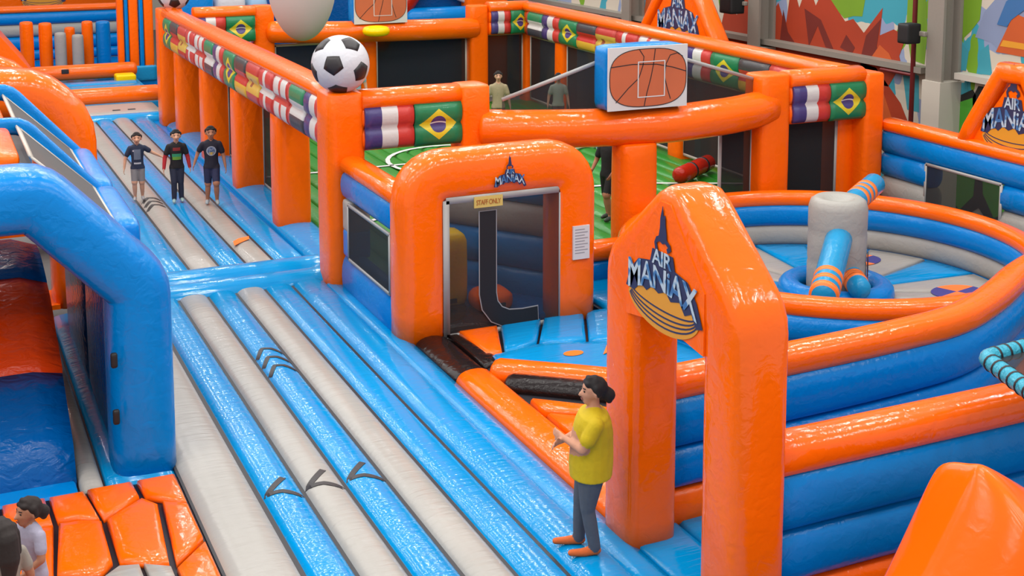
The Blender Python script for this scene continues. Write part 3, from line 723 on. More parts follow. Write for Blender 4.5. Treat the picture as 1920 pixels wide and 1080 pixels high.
for pts, mt in (([(6.48, 15.93), (7.10, 15.93), (6.72, 14.92), (6.50, 14.95)], 'orange_lane'), ([(7.13, 15.93), (7.78, 15.93), (7.27, 15.05), (6.75, 14.92)], 'blue_lane'),
                ([(7.80, 15.93), (8.45, 15.93), (7.92, 14.85), (7.30, 15.05)], 'blue_lane'), ([(8.47, 15.93), (9.3, 15.93), (8.9, 14.4), (7.95, 14.85)], 'blue_lane'),
                ([(6.52, 14.88), (7.25, 15.0), (7.9, 14.8), (8.3, 14.62), (7.75, 13.6), (7.3, 13.95), (6.5, 14.5)], 'blue_lane'),
                ([(8.35, 14.6), (9.0, 14.4), (9.3, 12.8), (8.7, 12.75), (7.8, 13.55)], 'blue_lane'), ([(8.85, 17.2), (9.8, 17.2), (9.1, 15.97), (8.85, 15.97)], 'blue_lane')):
    puff('panel', pts, -.02, .10, mt, bf)
fr = Frame((8.05, 14.42, .085), (1, 0, 0), (0, 1, 0))
fpoly('swoosh_print', fr, [(-.22, -.2), (0, -.1), (.3, -.15), (.1, .05), (.3, .2), (0, .1)], 'print_orange', bf, .004); fpoly('swoosh_print', fr, ell(-.55, .0, .14, .09, 16), 'print_orange', bf, .004)
bb = thing('low_barrier', 'low orange-capped wall behind the orange gate near the pitch', 'barrier', (9.5, 17.3, -.1))
tube_wall(bb, sub([(8.75, 17.35, 0), (10.35, 17.3, 0)], .6), [('wall_tube', 'blue_vinyl', -.1, .35, None), ('wall_cap', 'orange_lane', .32, .62, None)], .2)

# ------------------------------------------------------------------ orange logo gate
ga = thing('entrance_gate', 'tall orange pitched entrance gate with painted emblem panel', 'gate', (5.98, 9.3, -.1))
pth = sub([(5.98, 10.12, -.12), (5.98, 10.12, 2.66), (5.98, 9.28, 3.34), (5.98, 8.46, 2.66), (5.98, 8.46, -.12)], .25)
pth = fillet([(5.98, 10.12, -.12), (5.98, 10.12, 2.62), (5.98, 9.28, 3.30), (5.98, 8.46, 2.62), (5.98, 8.46, -.12)], .10, 3)
sweep('gate_frame', sub(pth, .3), se(.285, .27, 4.5, 36), 'orange_lane', ga, B=X, dome=.03)
pn = [(9.93, 2.26), (9.6, 2.31), (9.28, 2.33), (8.95, 2.31), (8.66, 2.27), (8.66, 2.80), (9.20, 3.42), (9.36, 3.42), (9.93, 2.84)]
v = [(5.70, y, z) for y, z in pn] + [(6.2, y, z) for y, z in pn]; m = len(pn)
mk('emblem_panel', v, [tuple(range(m)), tuple(range(m, 2 * m))[::-1]] + [(i, (i + 1) % m, m + (i + 1) % m, m + i) for i in range(m)], 'orange_vinyl', ga, False)
logo(Frame((5.695, 9.30, 2.56), (0, -1, 0), (0, 0, 1)), 1.18, ga, sv=.90)
gf = thing('entrance_mat', 'smooth blue entrance floor with a black seam under the orange gate', 'mat', (7.5, 9.3, -.5))
slab('body', [(5.83, 6.0), (11.5, 6.0), (11.5, 10.3), (5.83, 10.3)], -.5, -.06, 'seam_black', gf)
puff('panel', [(5.82, 6.0), (6.38, 6.0), (6.38, 10.25), (5.82, 10.25)], -.1, .14, 'blue_lane', gf); puff('panel', [(6.40, 6.0), (11.4, 6.0), (11.4, 10.25), (6.40, 10.25)], -.1, .14, 'blue_lane', gf)
bw = thing('corridor_barrier', 'blue corridor wall with thick orange cap curving behind the gate', 'barrier', (8.5, 10.3, -.1))
pth = fillet([(6.15, 10.28, 0), (8.9, 10.38, 0), (10.2, 10.5, 0), (11.2, 10.95, 0), (12.2, 11.55, 0), (13.6, 12.1, 0)], 1.0, 6)
tube_wall(bw, sub(pth, .4), [('base_tube', 'orange_vinyl', -.1, .32, None), ('wall_tube', 'blue_vinyl', .32, .74, None), ('wall_tube', 'blue_vinyl', .74, 1.26, .22), ('wall_cap', 'orange_lane', 1.2, 1.5, .18)], .2)
fw_ = thing('corridor_barrier', 'blue corridor wall with orange cap on the near side of the gate', 'barrier', (8.5, 8.5, -.1))
tube_wall(fw_, sub([(6.15, 8.46, 0), (11.5, 8.46, 0)], .5), [('base_tube', 'orange_vinyl', -.1, .30, None), ('wall_tube', 'blue_vinyl', .30, .77, None), ('wall_tube', 'blue_vinyl', .77, 1.30, .22), ('wall_cap', 'orange_lane', 1.24, 1.56, .2)], .2)

# ------------------------------------------------------------------ sweeper ring
CX, CY, RR = 11.98, 14.95, 2.93
ra = thing('sweeper_ring', 'round arena with orange-capped blue and grey tube wall', 'inflatable ring', (CX, CY, -.5))
circ = lambda r, z, k=72: [(CX + r * math.cos(2 * PI * i / k), CY + r * math.sin(2 * PI * i / k), z) for i in range(k)]
for nm, mt, z0, z1, th in (('base_tube', 'blue_vinyl', -.25, .1, .2), ('wall_tube', 'grey_vinyl', .06, .42, .17), ('wall_tube', 'blue_vinyl', .40, .78, .19), ('wall_cap', 'orange_lane', .73, .98, .16)):
    sweep(nm, circ(RR, (z0 + z1) / 2), se(th, (z1 - z0) / 2 * 1.05, 2.5, 18), mt, ra, closed=True)
slab('floor_base', [(CX + 2.9 * math.cos(a), CY + 2.9 * math.sin(a)) for a in np.linspace(0, 2 * PI, 49)[:-1]], -.5, .03, 'seam_black', ra)
def sector(a0, a1, r0, r1, k=8):
    A = [math.radians(a0 + (a1 - a0) * i / k) for i in range(k + 1)]
    return [(CX + .2 + r0 * math.cos(a), CY + .05 + r0 * math.sin(a)) for a in A] + [(CX + r1 * math.cos(a), CY + r1 * math.sin(a)) for a in A[::-1]]
for i in range(6):
    a = 8 + i * 60
    puff('floor_panel', sector(a - 9, a + 9, .8, 2.8), .03, .09, 'blue_lane', ra)
    puff('floor_panel', sector(a + 10, a + 29.6, .75, 2.8), .03, .09, 'grey_lane', ra); puff('floor_panel', sector(a + 30.4, a + 50, .75, 2.8), .03, .09, 'grey_lane', ra)
    c = math.radians(a + 30); fr = Frame((CX + 1.95 * math.cos(c), CY + 1.95 * math.sin(c), .125), (1, 0, 0), (0, 1, 0))
    for q in range(4): fpoly('beach_ball_print', fr, [(0, 0)] + ell(0, 0, .42, .3, 8, q * PI / 2 + .3, q * PI / 2 + .3 + PI / 2), ('print_orange', 'print_purple')[q % 2], ra, .006)
tube('hub_ring', [(CX + .22 + .68 * math.cos(a), CY + .08 + .68 * math.sin(a), .15) for a in np.linspace(0, 2 * PI, 33)[:-1]], .17, 'blue_vinyl', ra, closed=True)
swp = thing('sweeper', 'grey inflatable column with blue and orange striped sweeper arms', 'sweeper', (12.2, 15.03, .05))
prof = [(.02, .06), (.40, .06), (.43, .2), (.43, .55), (.42, .6), (.43, .65), (.43, 1.0), (.42, 1.05), (.43, 1.1), (.43, 1.40), (.40, 1.50), (.33, 1.55), (.22, 1.53), (.12, 1.47), (.02, 1.46)]
v, f = [], []; k = 36
for r, z in prof:
    for i in range(k): v.append((12.2 + r * math.cos(2 * PI * i / k), 15.03 + r * math.sin(2 * PI * i / k), z))
for i in range(len(prof) - 1):
    for j in range(k): f.append((i * k + j, i * k + (j + 1) % k, (i + 1) * k + (j + 1) % k, (i + 1) * k + j))
f += [tuple(range(k))[::-1], tuple((len(prof) - 1) * k + j for j in range(k))]
mk('column', v, f, 'grey_vinyl', swp)
def arm(a, b, r=.175, st=.62):
    a, b = Vector(a), Vector(b); d = (b - a)
    P = [a + d * t for t in np.linspace(0, 1, 9)]
    B = d.normalized().cross(Vector((-d.y, d.x, 0))).normalized()
    o = sweep('arm', P, se(r, r, 2, 20), 'light_blue_vinyl', swp, B=B, dome=.12)
    for i in range(3):
        q = a + d * (st + i * .13); sweep('stripe', [q, q + d.normalized() * .09], se(r + .008, r + .008, 2, 20), 'print_orange', o, B=B)
arm((12.0, 14.75, 1.0), (10.95, 13.72, .62), r=.195, st=.72)
arm((12.45, 15.2, 1.28), (13.6, 15.9, 1.42), st=.4)
arm((12.2, 14.7, .45), (12.0, 14.25, .40), .16, st=.3)
fr = Frame((12.545, 14.76, .55), (.59, .80, 0), (0, 0, 1)); fpoly('emblem_print', fr, [(-.14, -.14), (.14, -.08), (.12, .1), (0, .3), (-.1, .1)], 'print_navy', swp, .012); fpoly('emblem_print', fr, [(-.12, -.22), (.12, -.2), (.12, -.1), (-.12, -.14)], 'print_orange', swp, .012)

# ------------------------------------------------------------------ window wall on the right + emblem gables
lw = thing('window_barrier', 'long blue and grey wall with a net window before the painted wall', 'barrier', (15.7, 15.5, -.1))
Lp = lambda a, b: sub([(15.7, a, 0), (15.7, b, 0)], .7)
tube_wall(lw, Lp(9.0, 18.0), [('wall_tube', 'blue_vinyl', -.1, .5, None), ('wall_tube', 'blue_vinyl', 1.36, 1.80, None), ('wall_cap', 'orange_lane', 1.74, 1.98, None)], .2)
for a, b in ((9.0, 15.15), (16.85, 18.0)):
    tube_wall(lw, Lp(a, b), [('wall_tube', 'grey_vinyl', .5, .95, None), ('wall_tube', 'blue_vinyl', .95, 1.38, None)], .2)
net('window_net', [(15.52, 16.85, .5), (15.52, 15.15, .5), (15.52, 15.15, 1.38), (15.52, 16.85, 1.38)], 'net_mid', 'trim_grey', lw, tw=.025)
def gable(x, y, z, w_, h_, label, s):
    t = thing('emblem_gable', label, 'gable', (x, y, z))
    pts = [(y + w_ / 2, z), (y + w_ / 2 - .12, z + .25), (y + .25, z + h_), (y - .25, z + h_), (y - w_ / 2 + .12, z + .25), (y - w_ / 2, z)]
    sweep('gable_frame', [(x, a, b) for a, b in pts], se(.16, .22, 3, 20), 'orange_lane', t, B=X, dome=.03)
    pt = [(y + w_ / 2 - .1, z), (y, z + h_ - .05), (y - w_ / 2 + .1, z)]
    v = [(x - .12, a, b) for a, b in pt] + [(x + .12, a, b) for a, b in pt]
    mk('emblem_panel', v, [(0, 1, 2), (5, 4, 3), (0, 3, 4, 1), (1, 4, 5, 2), (2, 5, 3, 0)], 'orange_vinyl', t, False)
    logo(Frame((x - .125, y, z + .28), (0, -1, 0), (0, 0, 1)), s, t)
    return t
gable(15.75, 15.1, 1.9, 2.0, 1.25, 'orange emblem gable on top of the blue window wall', 1.25)
gable(16.6, 26.4, 2.3, 3.4, 1.9, 'orange emblem gable behind the flags of the football cage', 1.9)
for cy in (27.8, 25.0): post('leg', 16.6, cy, -.5, 2.4, .45, .5, 'orange_vinyl', [o for o in COL.objects if o.name == 'emblem_gable.001'][0])

# ------------------------------------------------------------------ front right: peaked block, padded hoop frame
pk = thing('peaked_block', 'smooth orange peaked block before the near corridor wall', 'inflatable', (7.2, 6.9, -.1))
fr_ = [(5.6, -.1), (6.32, .82), (6.62, 1.30), (6.92, 1.84), (6.98, 1.88), (7.06, 1.86), (7.65, 1.47), (8.6, .85), (9.9, -.1)]
v, f = [], []
for y, k_, zz in ((6.1, .94, -.42), (6.45, 1.0, -.22), (6.8, 1.0, -.05), (6.92, .985, 0), (7.0, .96, 0), (7.25, .95, -.05), (7.38, .92, -.12), (7.42, .8, -.3)):
    for a, b in fr_: v.append((7.2 + (a - 7.2) * k_, y, (b + .1) * k_ - .1 + (zz if b > 0 else 0)))
n = len(fr_)
for i in range(7):
    for j in range(n - 1): f.append((i * n + j, i * n + j + 1, (i + 1) * n + j + 1, (i + 1) * n + j))
    f.append((i * n + n - 1, i * n, (i + 1) * n, (i + 1) * n + n - 1))
f += [tuple(range(n))[::-1], tuple(7 * n + j for j in range(n))]
o = mk('shell', v, f, 'orange_smooth', pk); sm = o.modifiers.new('s', 'SUBSURF'); sm.levels = sm.render_levels = 2
tube('base_tube', [(6.0, 6.0, .05), (9.6, 6.0, .05)], .16, 'orange_vinyl', pk)
hf = thing('padded_frame', 'light blue padded frame with black straps over the near corridor wall', 'frame', (9.4, 7.75, 0))
cs = [(8.33, 8.22, 2.0), (9.6, 8.35, 2.0), (9.7, 7.3, 2.0), (8.05, 7.35, 2.0)]
tube('pad', sub(fillet(cs, .08, 3, True) + [fillet(cs, .08, 3, True)[0]], .2)[:-1], .075, 'cyan_vinyl', hf, closed=True, k=14)
for a, b in zip(cs, cs[1:] + cs[:1]):
    a, b = Vector(a), Vector(b); d = (b - a).normalized()
    for i in range(1, int((b - a).length / .13)): q = a + d * i * .13; sweep('strap', [q - d * .01, q + d * .01], se(.082, .082, 2, 14), 'seam_black', hf)
net('net', [Vector(c) for c in cs], 'net_mid', 'seam_black', hf, tw=.01)
tube('stand', [(9.65, 7.8, -.1), (9.65, 7.8, 2.0)], .08, 'cyan_vinyl', hf, B=X); box('foot', (9.4, 7.55, -.1), (9.9, 8.05, -.02), 'seam_black', hf)

# ------------------------------------------------------------------ left: blue tunnel, slide, mats
tn = thing('blue_tunnel', 'blue inflatable tunnel of three angular arches with grey net roof', 'tunnel', (0, 16, -.1))
def arch(y, dep, mat, p, name, thick=.33, top=3.12, xo=1.88, bend=2.05, xt=.98, rnd=.12):
    pts = [(-xo, y, -.12), (-xo, y, bend), (-xt, y, top), (xt, y, top), (xo, y, bend), (xo, y, -.12)]
    return sweep(name, sub(fillet(pts, rnd, 3), .35), se(thick, dep, 3.2, 30), mat, p, B=Y, dome=.03)
arch(13.68, .42, 'blue_vinyl', tn, 'arch', top=2.98, xo=1.94, bend=1.98)
arch(16.1, .09, 'blue_vinyl', tn, 'arch', thick=.10, top=3.30, xo=2.04, bend=2.22, xt=1.05); arch(18.6, .10, 'blue_vinyl', tn, 'arch', thick=.11, top=3.34, xo=2.04, bend=2.24, xt=1.05)
for y0, y1 in ((14.15, 16.0), (16.2, 18.5)):
    for s in (-1, 1):
        net('roof_net', [(s * 1.0, y0, 3.30), (s * 1.0, y1, 3.30), (s * 1.82, y1, 2.50), (s * 1.82, y0, 2.50)], 'net_grey', 'trim_cream', tn, tw=.03)
        rbox('roof_edge', (s * 1.94, (y0 + y1) / 2, 2.28), (.3, y1 - y0 + .2, .5), 'blue_vinyl', tn, r=.12)
        rbox('tunnel_wall', (s * 1.86, (y0 + y1) / 2, 1.0), (.36, y1 - y0 + .3, 2.2), 'deep_blue_vinyl', tn, r=.1, bul=.05)
    rbox('roof_cushion', (0, (y0 + y1) / 2, 3.24), (1.8, y1 - y0, .22), 'orange_vinyl', tn, r=.1)
for cz in (1.32, .72): rbox('handle', (1.63, 13.22, cz), (.07, .06, .16), 'speaker_black', tn, r=.025)
sl = thing('climbing_slide', 'wrinkled blue and orange padded slide inside the blue tunnel', 'slide', (0, 15.4, -.1))
def slide(pts, mat):
    n = len(pts); v = []; xs = np.linspace(-1.2, 1.24, 9)
    low = [(pts[0][0], -.1)] ; base = pts + [(pts[-1][0], -.1), (pts[0][0], -.1)]; m = len(base); f = []
    for i, x in enumerate(xs):
        e = .93 if i in (0, len(xs) - 1) else 1
        for y, z in base: v.append((x, y, z * e if z > 0 else z))
    for i in range(len(xs) - 1):
        for j in range(m): f.append((i * m + j, i * m + (j + 1) % m, (i + 1) * m + (j + 1) % m, (i + 1) * m + j))
    f += [tuple(range(m))[::-1], tuple((len(xs) - 1) * m + j for j in range(m))]
    return mk('slide_section', v, f, mat, sl)
def sm_(pts): return [tuple(q[:2]) for q in fillet([(a, b, 0) for a, b in pts], .25, 4)]
slide(sm_([(13.45, .02), (13.6, .36), (14.1, .62), (14.5, .86)]), 'slide_blue')
slide(sm_([(14.5, .92), (14.8, 1.06), (15.1, 1.16), (15.3, 1.30), (15.7, 1.45), (16.0, 1.50)]), 'slide_orange')
slide(sm_([(16.0, 1.52), (16.5, 1.62), (17.0, 1.66), (17.6, 1.60), (17.8, .8)]), 'slide_blue')
tf = thing('tunnel_mat', 'blue tunnel floor with a grey strip lane beside the slide', 'mat', (0.5, 15, -.5))
box('body', (-2.2, 13.15, -.5), (2.3, 19.2, -.06), 'seam_black', tf)
puff('floor_panel', [(-2.2, 13.16), (1.24, 13.16), (1.24, 19), (-2.2, 19)], -.07, .1, 'blue_vinyl', tf)
sweep('grey_lane', sub([(1.37, 13.17, -.05), (1.37, 19.0, -.05)], .6), se(.115, .09, 2.5, 20), 'grey_lane', tf)
sweep('edge_lane', sub([(1.86, 13.17, -.06), (1.86, 19.0, -.06)], .6), se(.35, .09, 3, 20), 'blue_lane', tf)
mt = thing('ball_mat', 'orange basketball-patterned mat with black seams before the blue tunnel', 'mat', (1.2, 11.5, -.5))
slab('body', [(-1.6, 8.8), (2.2, 8.8), (2.2, 13.14), (-1.6, 13.14)], -.5, .0, 'seam_black', mt)
for pts, m_ in (([(.94, 13.1), (1.27, 13.1), (1.34, 12.42), (1.14, 12.52), (.97, 12.55)], 'o'), ([(1.30, 13.1), (1.74, 13.1), (1.76, 12.75), (1.38, 12.42)], 'o'), ([(1.79, 13.1), (2.17, 13.1), (2.17, 12.42), (1.82, 12.72)], 'o'),
                ([(.97, 12.50), (1.14, 12.48), (1.35, 12.38), (1.34, 11.55), (1.2, 11.35), (.86, 11.5)], 'o'), ([(1.40, 12.38), (1.78, 12.70), (1.90, 12.5), (1.80, 11.3), (1.40, 11.5)], 'o'), ([(1.95, 12.55), (2.17, 12.38), (2.17, 11.64), (1.86, 11.28)], 'o'),
                ([(.86, 11.45), (1.18, 11.30), (1.0, 8.9), (.6, 8.9)], 'o'), ([(1.38, 11.45), (1.55, 11.40), (1.60, 8.9), (1.1, 8.9), (1.24, 11.32)], 'g'), ([(1.59, 11.40), (1.80, 11.26), (1.84, 8.9), (1.63, 8.9)], 'g'), ([(1.85, 11.2), (2.17, 11.58), (2.17, 8.9), (1.88, 8.9)], 'o'),
                ([(.5, 13.1), (.90, 13.1), (.92, 12.5), (.5, 12.6)], 'o'), ([(-.3, 13.1), (.46, 13.1), (.46, 11.2), (-.3, 11.2)], 'o'), ([(.5, 12.55), (.92, 12.45), (.80, 11.2), (.5, 11.2)], 'o'), ([(-.3, 11.15), (.78, 11.15), (.55, 8.9), (-.3, 8.9)], 'o')):
    puff('panel', pts, .0, .09, 'orange_lane' if m_ == 'o' else 'grey_lane', mt, gap=-.004)
oa = thing('orange_arch', 'big rounded orange arch behind the blue tunnel', 'arch', (0, 20.2, -.1))
arch(20.1, .45, 'orange_lane', oa, 'arch_tube', thick=.36, top=3.10, xo=1.98, bend=2.62, xt=1.5, rnd=.55)
box('threshold', (-1.7, 19.7, -.12), (1.7, 20.5, -.05), 'orange_vinyl', oa)
ob = thing('orange_arch', 'second orange arch with a dark slit behind the first rounded arch', 'arch', (0, 24, -.1))
arch(24.6, .35, 'orange_lane', ob, 'arch_tube', thick=.27, top=2.92, xo=2.02, bend=2.1, xt=1.3, rnd=.5)
rbox('roof_cushion', (0, 22.6, 2.75), (3.2, 3.6, .25), 'orange_vinyl', ob, r=.1); box('threshold', (-1.9, 24.2, -.12), (1.9, 25, -.05), 'orange_vinyl', ob)
os_ = thing('orange_slide', 'smooth orange slide slope beside the obstacle pillars', 'slide', (1.4, 40, -.1))
v = [(-1, 37.4, -.1), (2.95, 37.4, -.1), (2.95, 43, -.1), (-1, 43, -.1), (-1, 37.4, 2.5), (1.7, 37.4, 2.45), (1.7, 43, 2.45), (-1, 43, 2.5), (2.9, 37.4, .9), (2.9, 43, .9)]
o = mk('slope', v, [(0, 1, 2, 3), (4, 5, 6, 7), (0, 1, 8, 5, 4), (3, 2, 9, 6, 7), (0, 4, 7, 3), (1, 2, 9, 8), (8, 9, 6, 5)], 'orange_vinyl', os_, False)
tube('edge_tube', [(1.7, 37.5, 2.42), (1.7, 42.9, 2.42)], .12, 'orange_lane', os_)

# ------------------------------------------------------------------ far left obstacle course
bx_ = thing('low_box', 'low orange-walled pit beyond the far runway', 'inflatable', (4.4, 40, -.5))
box('body', (3.0, 37.2, -.5), (6.2, 42.6, .05), 'light_blue_vinyl', bx_)
for cy, zc, r in ((37.6, .2, .27), (42.0, .34, .24)): tube('wall_tube', sub([(3.1, cy, zc), (6.1, cy, zc)], .6), r, 'orange_lane', bx_, k=20)
for i in range(4): sweep('floor_tube', [(3.1, 38.4 + i * .85, .06), (6.0, 38.4 + i * .85, .06)], se(.4, .1, 2.5, 16), 'blue_lane' if i % 2 else 'light_blue_vinyl', bx_, dome=.05)
rbox('yellow_block', (5.75, 41.2, .2), (.6, .6, .24), 'yellow_vinyl', bx_, r=.06)
rbox('vent', (4.05, 41.75, .42), (.22, .05, .14), 'print_black', bx_, r=.02)
for x, y, zt, w_, m_, lb in ((3.22, 45, 1.68, .42, 'orange_vinyl', 'tall orange pillar next to the smooth orange slide'), (3.8, 45, 1.62, .42, 'orange_vinyl', 'tall orange pillar between another orange pillar and a short grey one'), (4.22, 44.6, 1.32, .36, 'grey_vinyl', 'short grey pillar next to a tall orange pillar'),
                          (4.62, 45.6, 1.38, .34, 'orange_vinyl', 'short orange pillar half hidden between two grey pillars'), (4.74, 44.4, 1.25, .36, 'grey_vinyl', 'short grey pillar in front of the short orange pillar'), (5.12, 45, 1.62, .36, 'orange_vinyl', 'tall orange pillar next to the thick blue pillar'), (5.62, 45, 1.60, .46, 'blue_vinyl', 'thick blue pillar before the stacked blue wall')):
    t = thing('obstacle_tube', lb, 'obstacle', (x, y, .05), 'obstacle pillars of the far course'); post('shaft', x, y, .05, zt, w_, w_, m_, t, n=2.2, dome=.12)
    rbox('base', (x, y, .02), (w_ * 1.02, w_ * 1.02, .08), 'black_vinyl', t, r=.03)
fb = thing('course_barrier', 'stacked blue and grey tube wall behind the obstacle pillars', 'barrier', (3, 48, -.5))
box('body', (-3, 42.6, -.5), (7.0, 48.5, .04), 'blue_vinyl', fb)
tube_wall(fb, sub([(-3, 48, 0), (6.9, 48, 0)], 1.0), [('wall_tube', 'grey_vinyl', -.1, .05, None), ('wall_tube', 'blue_vinyl', .05, .42, None), ('wall_tube', 'blue_vinyl', .42, .88, None), ('wall_tube', 'grey_vinyl', .88, 1.32, None), ('wall_tube', 'blue_vinyl', 1.30, 1.75, .3), ('wall_cap', 'orange_lane', 1.7, 1.95, .3)], .25)
gl = thing('emblem_gable', 'orange sloped emblem panel above the far blue tube wall', 'gable', (3.5, 52, -.5))
fr = Frame((3.9, 51.2, 1.2), (1, -.05, 0), (0, 0, 1))
sweep('backing', [(-2, 51.6, 1.2), (7.0, 51.6, 1.2)], se(.3, 1.6, 4, 20), 'orange_vinyl', gl); logo(Frame((4.3, 51.28, 1.9), (1, 0, 0), (0, 0, 1)), 1.5, gl)
tf_ = thing('striped_frame', 'tall narrow frame of blue and orange columns beyond the runway', 'frame', (6.3, 42.2, -.5))
for x, m_, w_ in ((6.06, 'blue_vinyl', .12), (6.28, 'orange_vinyl', .30), (6.52, 'blue_vinyl', .14), (6.75, 'orange_vinyl', .3), (5.88, 'orange_vinyl', .2)): post('column', x, 42.8, .3, 3.6, w_, .3, m_, tf_, n=4)
rbox('base', (6.3, 42.8, .1), (1.3, .5, .5), 'light_blue_vinyl', tf_, r=.05)
# big blue slide structure beyond the cage
bs = thing('blue_slide_tower', 'large blue slide tower with a red slanting tube beyond the football cage', 'slide', (12, 39, -.5))
rbox('tower', (12.55, 39.5, 1.7), (6.3, 4.0, 4.4), 'deep_blue_vinyl', bs, r=.2)
tube('slanting_tube', [(12.6, 37.2, 1.3), (14.3, 37.2, 3.6)], .3, 'red_vinyl', bs, B=Y)
tube('white_strip', [(13.9, 37.35, 3.2), (15.6, 37.35, 2.5)], .07, 'white_vinyl', bs, B=Y)
tube('blue_step', [(13.6, 37.1, 2.1), (15.6, 37.1, 2.1)], .3, 'blue_vinyl', bs)
rbox('orange_block', (16.2, 38.0, 1.5), (1.4, 2, 4.4), 'orange_vinyl', bs, r=.15)
wc = thing('pale_cushion', 'pale blue and white cushions behind the far flag beam', 'inflatable', (8, 37, -.5))
rbox('cushion', (7.0, 37.0, 1.6), (1.2, 1.0, 3.4), 'blue_vinyl', wc, r=.2); rbox('cushion', (8.1, 37.2, 1.5), (.9, 1.0, 3.3), 'white_vinyl', wc, r=.2); rbox('cushion', (8.9, 37.2, 1.4), (.6, 1.0, 3.2), 'print_lightblue', wc, r=.2)

# ------------------------------------------------------------------ balloon, bolster, pitch ball
bl = thing('balloon', 'large pale grey egg-shaped balloon hanging above the pitch', 'balloon', (7.2, 26, 2.9))
v, f = [], []; k = 32; prof = [(.69 * math.sin(a) * (1 - .10 * math.cos(a)) if 0 < a < PI else .01, 3.97 - 1.05 * math.cos(a)) for a in np.linspace(0, PI, 25)]
for r, z in prof:
    for i in range(k): v.append((7.2 + r * math.cos(2 * PI * i / k), 26 + r * math.sin(2 * PI * i / k), z))
for i in range(len(prof) - 1):
    for j in range(k): f.append((i * k + j, i * k + (j + 1) % k, (i + 1) * k + (j + 1) % k, (i + 1) * k + j))
mk('envelope', v, f, 'balloon', bl); tube('cord', [(7.2, 26, 5.0), (7.2, 26, 10.8)], .012, 'trim_grey', bl, B=X, k=6)
bo = thing('bolster', 'short red-orange bolster lying on the green pitch', 'bolster', (14.6, 22.4, 0))
tube('roll', [(13.9, 22.1, .26), (15.1, 22.9, .26)], .17, 'red_vinyl', bo, k=18)
for q in (.35, .75): sweep('strap', [(13.9 + 1.2 * q, 22.1 + .8 * q, .26), (13.95 + 1.2 * q, 22.13 + .8 * q, .26)], se(.18, .18, 2, 16), 'seam_black', bo)
gb = thing('gym_ball', 'round blue ball on the pitch behind the orange middle post', 'ball', (14.0, 25.3, .05))
bm = bmesh.new(); bmesh.ops.create_icosphere(bm, subdivisions=3, radius=.3); v = [q.co + Vector((14.0, 25.3, .35)) for q in bm.verts]; f = [[q.index for q in c.verts] for c in bm.faces]; bm.free()
mk('shell', v, f, 'blue_vinyl', gb); ribbon('stripe', Frame((14.0, 25.3, .35), (1, 0, 0), (0, 0, 1)), ell(0, 0, .302, .302, 24), .03, 'print_white', gb, .0, True)

# ------------------------------------------------------------------ people
def cap_vf(a, b, ra, rb, v, f, k=12):
    a, b = Vector(a), Vector(b); d = b - a; L = d.length
    T = d / L if L > 1e-6 else Z.copy(); U = T.orthogonal().normalized(); W = T.cross(U); b0 = len(v); rs = []
    for t in (-88, -60, -30): rs.append((a + T * ra * math.sin(math.radians(t)), ra * math.cos(math.radians(t))))
    rs += [(a, ra), (a.lerp(b, .5), (ra + rb) / 2), (b, rb)]
    for t in (30, 60, 88): rs.append((b + T * rb * math.sin(math.radians(t)), rb * math.cos(math.radians(t))))
    for c, r in rs:
        for i in range(k): v.append(c + (U * math.cos(2 * PI * i / k) + W * math.sin(2 * PI * i / k)) * r)
    for i in range(len(rs) - 1):
        for j in range(k): f.append((b0 + i * k + j, b0 + i * k + (j + 1) % k, b0 + (i + 1) * k + (j + 1) % k, b0 + (i + 1) * k + j))
    f.append(tuple(b0 + j for j in range(k))[::-1]); f.append(tuple(b0 + (len(rs) - 1) * k + j for j in range(k)))
def loft_vf(secs, v, f, k=18):
    b0 = len(v)
    for z, cx, cy, rx, ry in secs:
        for i in range(k): v.append(Vector((cx + rx * math.cos(2 * PI * i / k), cy + ry * math.sin(2 * PI * i / k), z)))
    for i in range(len(secs) - 1):
        for j in range(k): f.append((b0 + i * k + j, b0 + i * k + (j + 1) % k, b0 + (i + 1) * k + (j + 1) % k, b0 + (i + 1) * k + j))
    f.append(tuple(b0 + j for j in range(k))[::-1]); f.append(tuple(b0 + (len(secs) - 1) * k + j for j in range(k)))
def remesh(v, f, vox, it=6):
    me = bpy.data.meshes.new('tmp'); me.from_pydata([tuple(q) for q in v], [], f); me.update()
    bm = bmesh.new(); bm.from_mesh(me); bmesh.ops.recalc_face_normals(bm, faces=bm.faces); bm.to_mesh(me); bm.free()
    o = bpy.data.objects.new('tmp', me); COL.objects.link(o)
    r = o.modifiers.new('r', 'REMESH'); r.mode = 'VOXEL'; r.voxel_size = vox; r.use_smooth_shade = True
    s = o.modifiers.new('s', 'SMOOTH'); s.iterations = it; s.factor = .5
    bpy.context.view_layer.update()
    out = bpy.data.meshes.new_from_object(o.evaluated_get(bpy.context.evaluated_depsgraph_get()))
    bpy.data.objects.remove(o); return out
CLOTH = {}
def cloth(c):
    if c not in CLOTH:
        t = NT('cloth_%d' % len(CLOTH)); col = rgb(*c); d = tuple(x * .8 for x in col[:3]) + (1,)
        t.l(t.mix(t.noise(18, 3), d, col), t.b.inputs['Base Color']); t.b.inputs['Roughness'].default_value = .8; t.bump(t.noise(22, 2), .4, .01)
        CLOTH[c] = t.m
    return CLOTH[c]
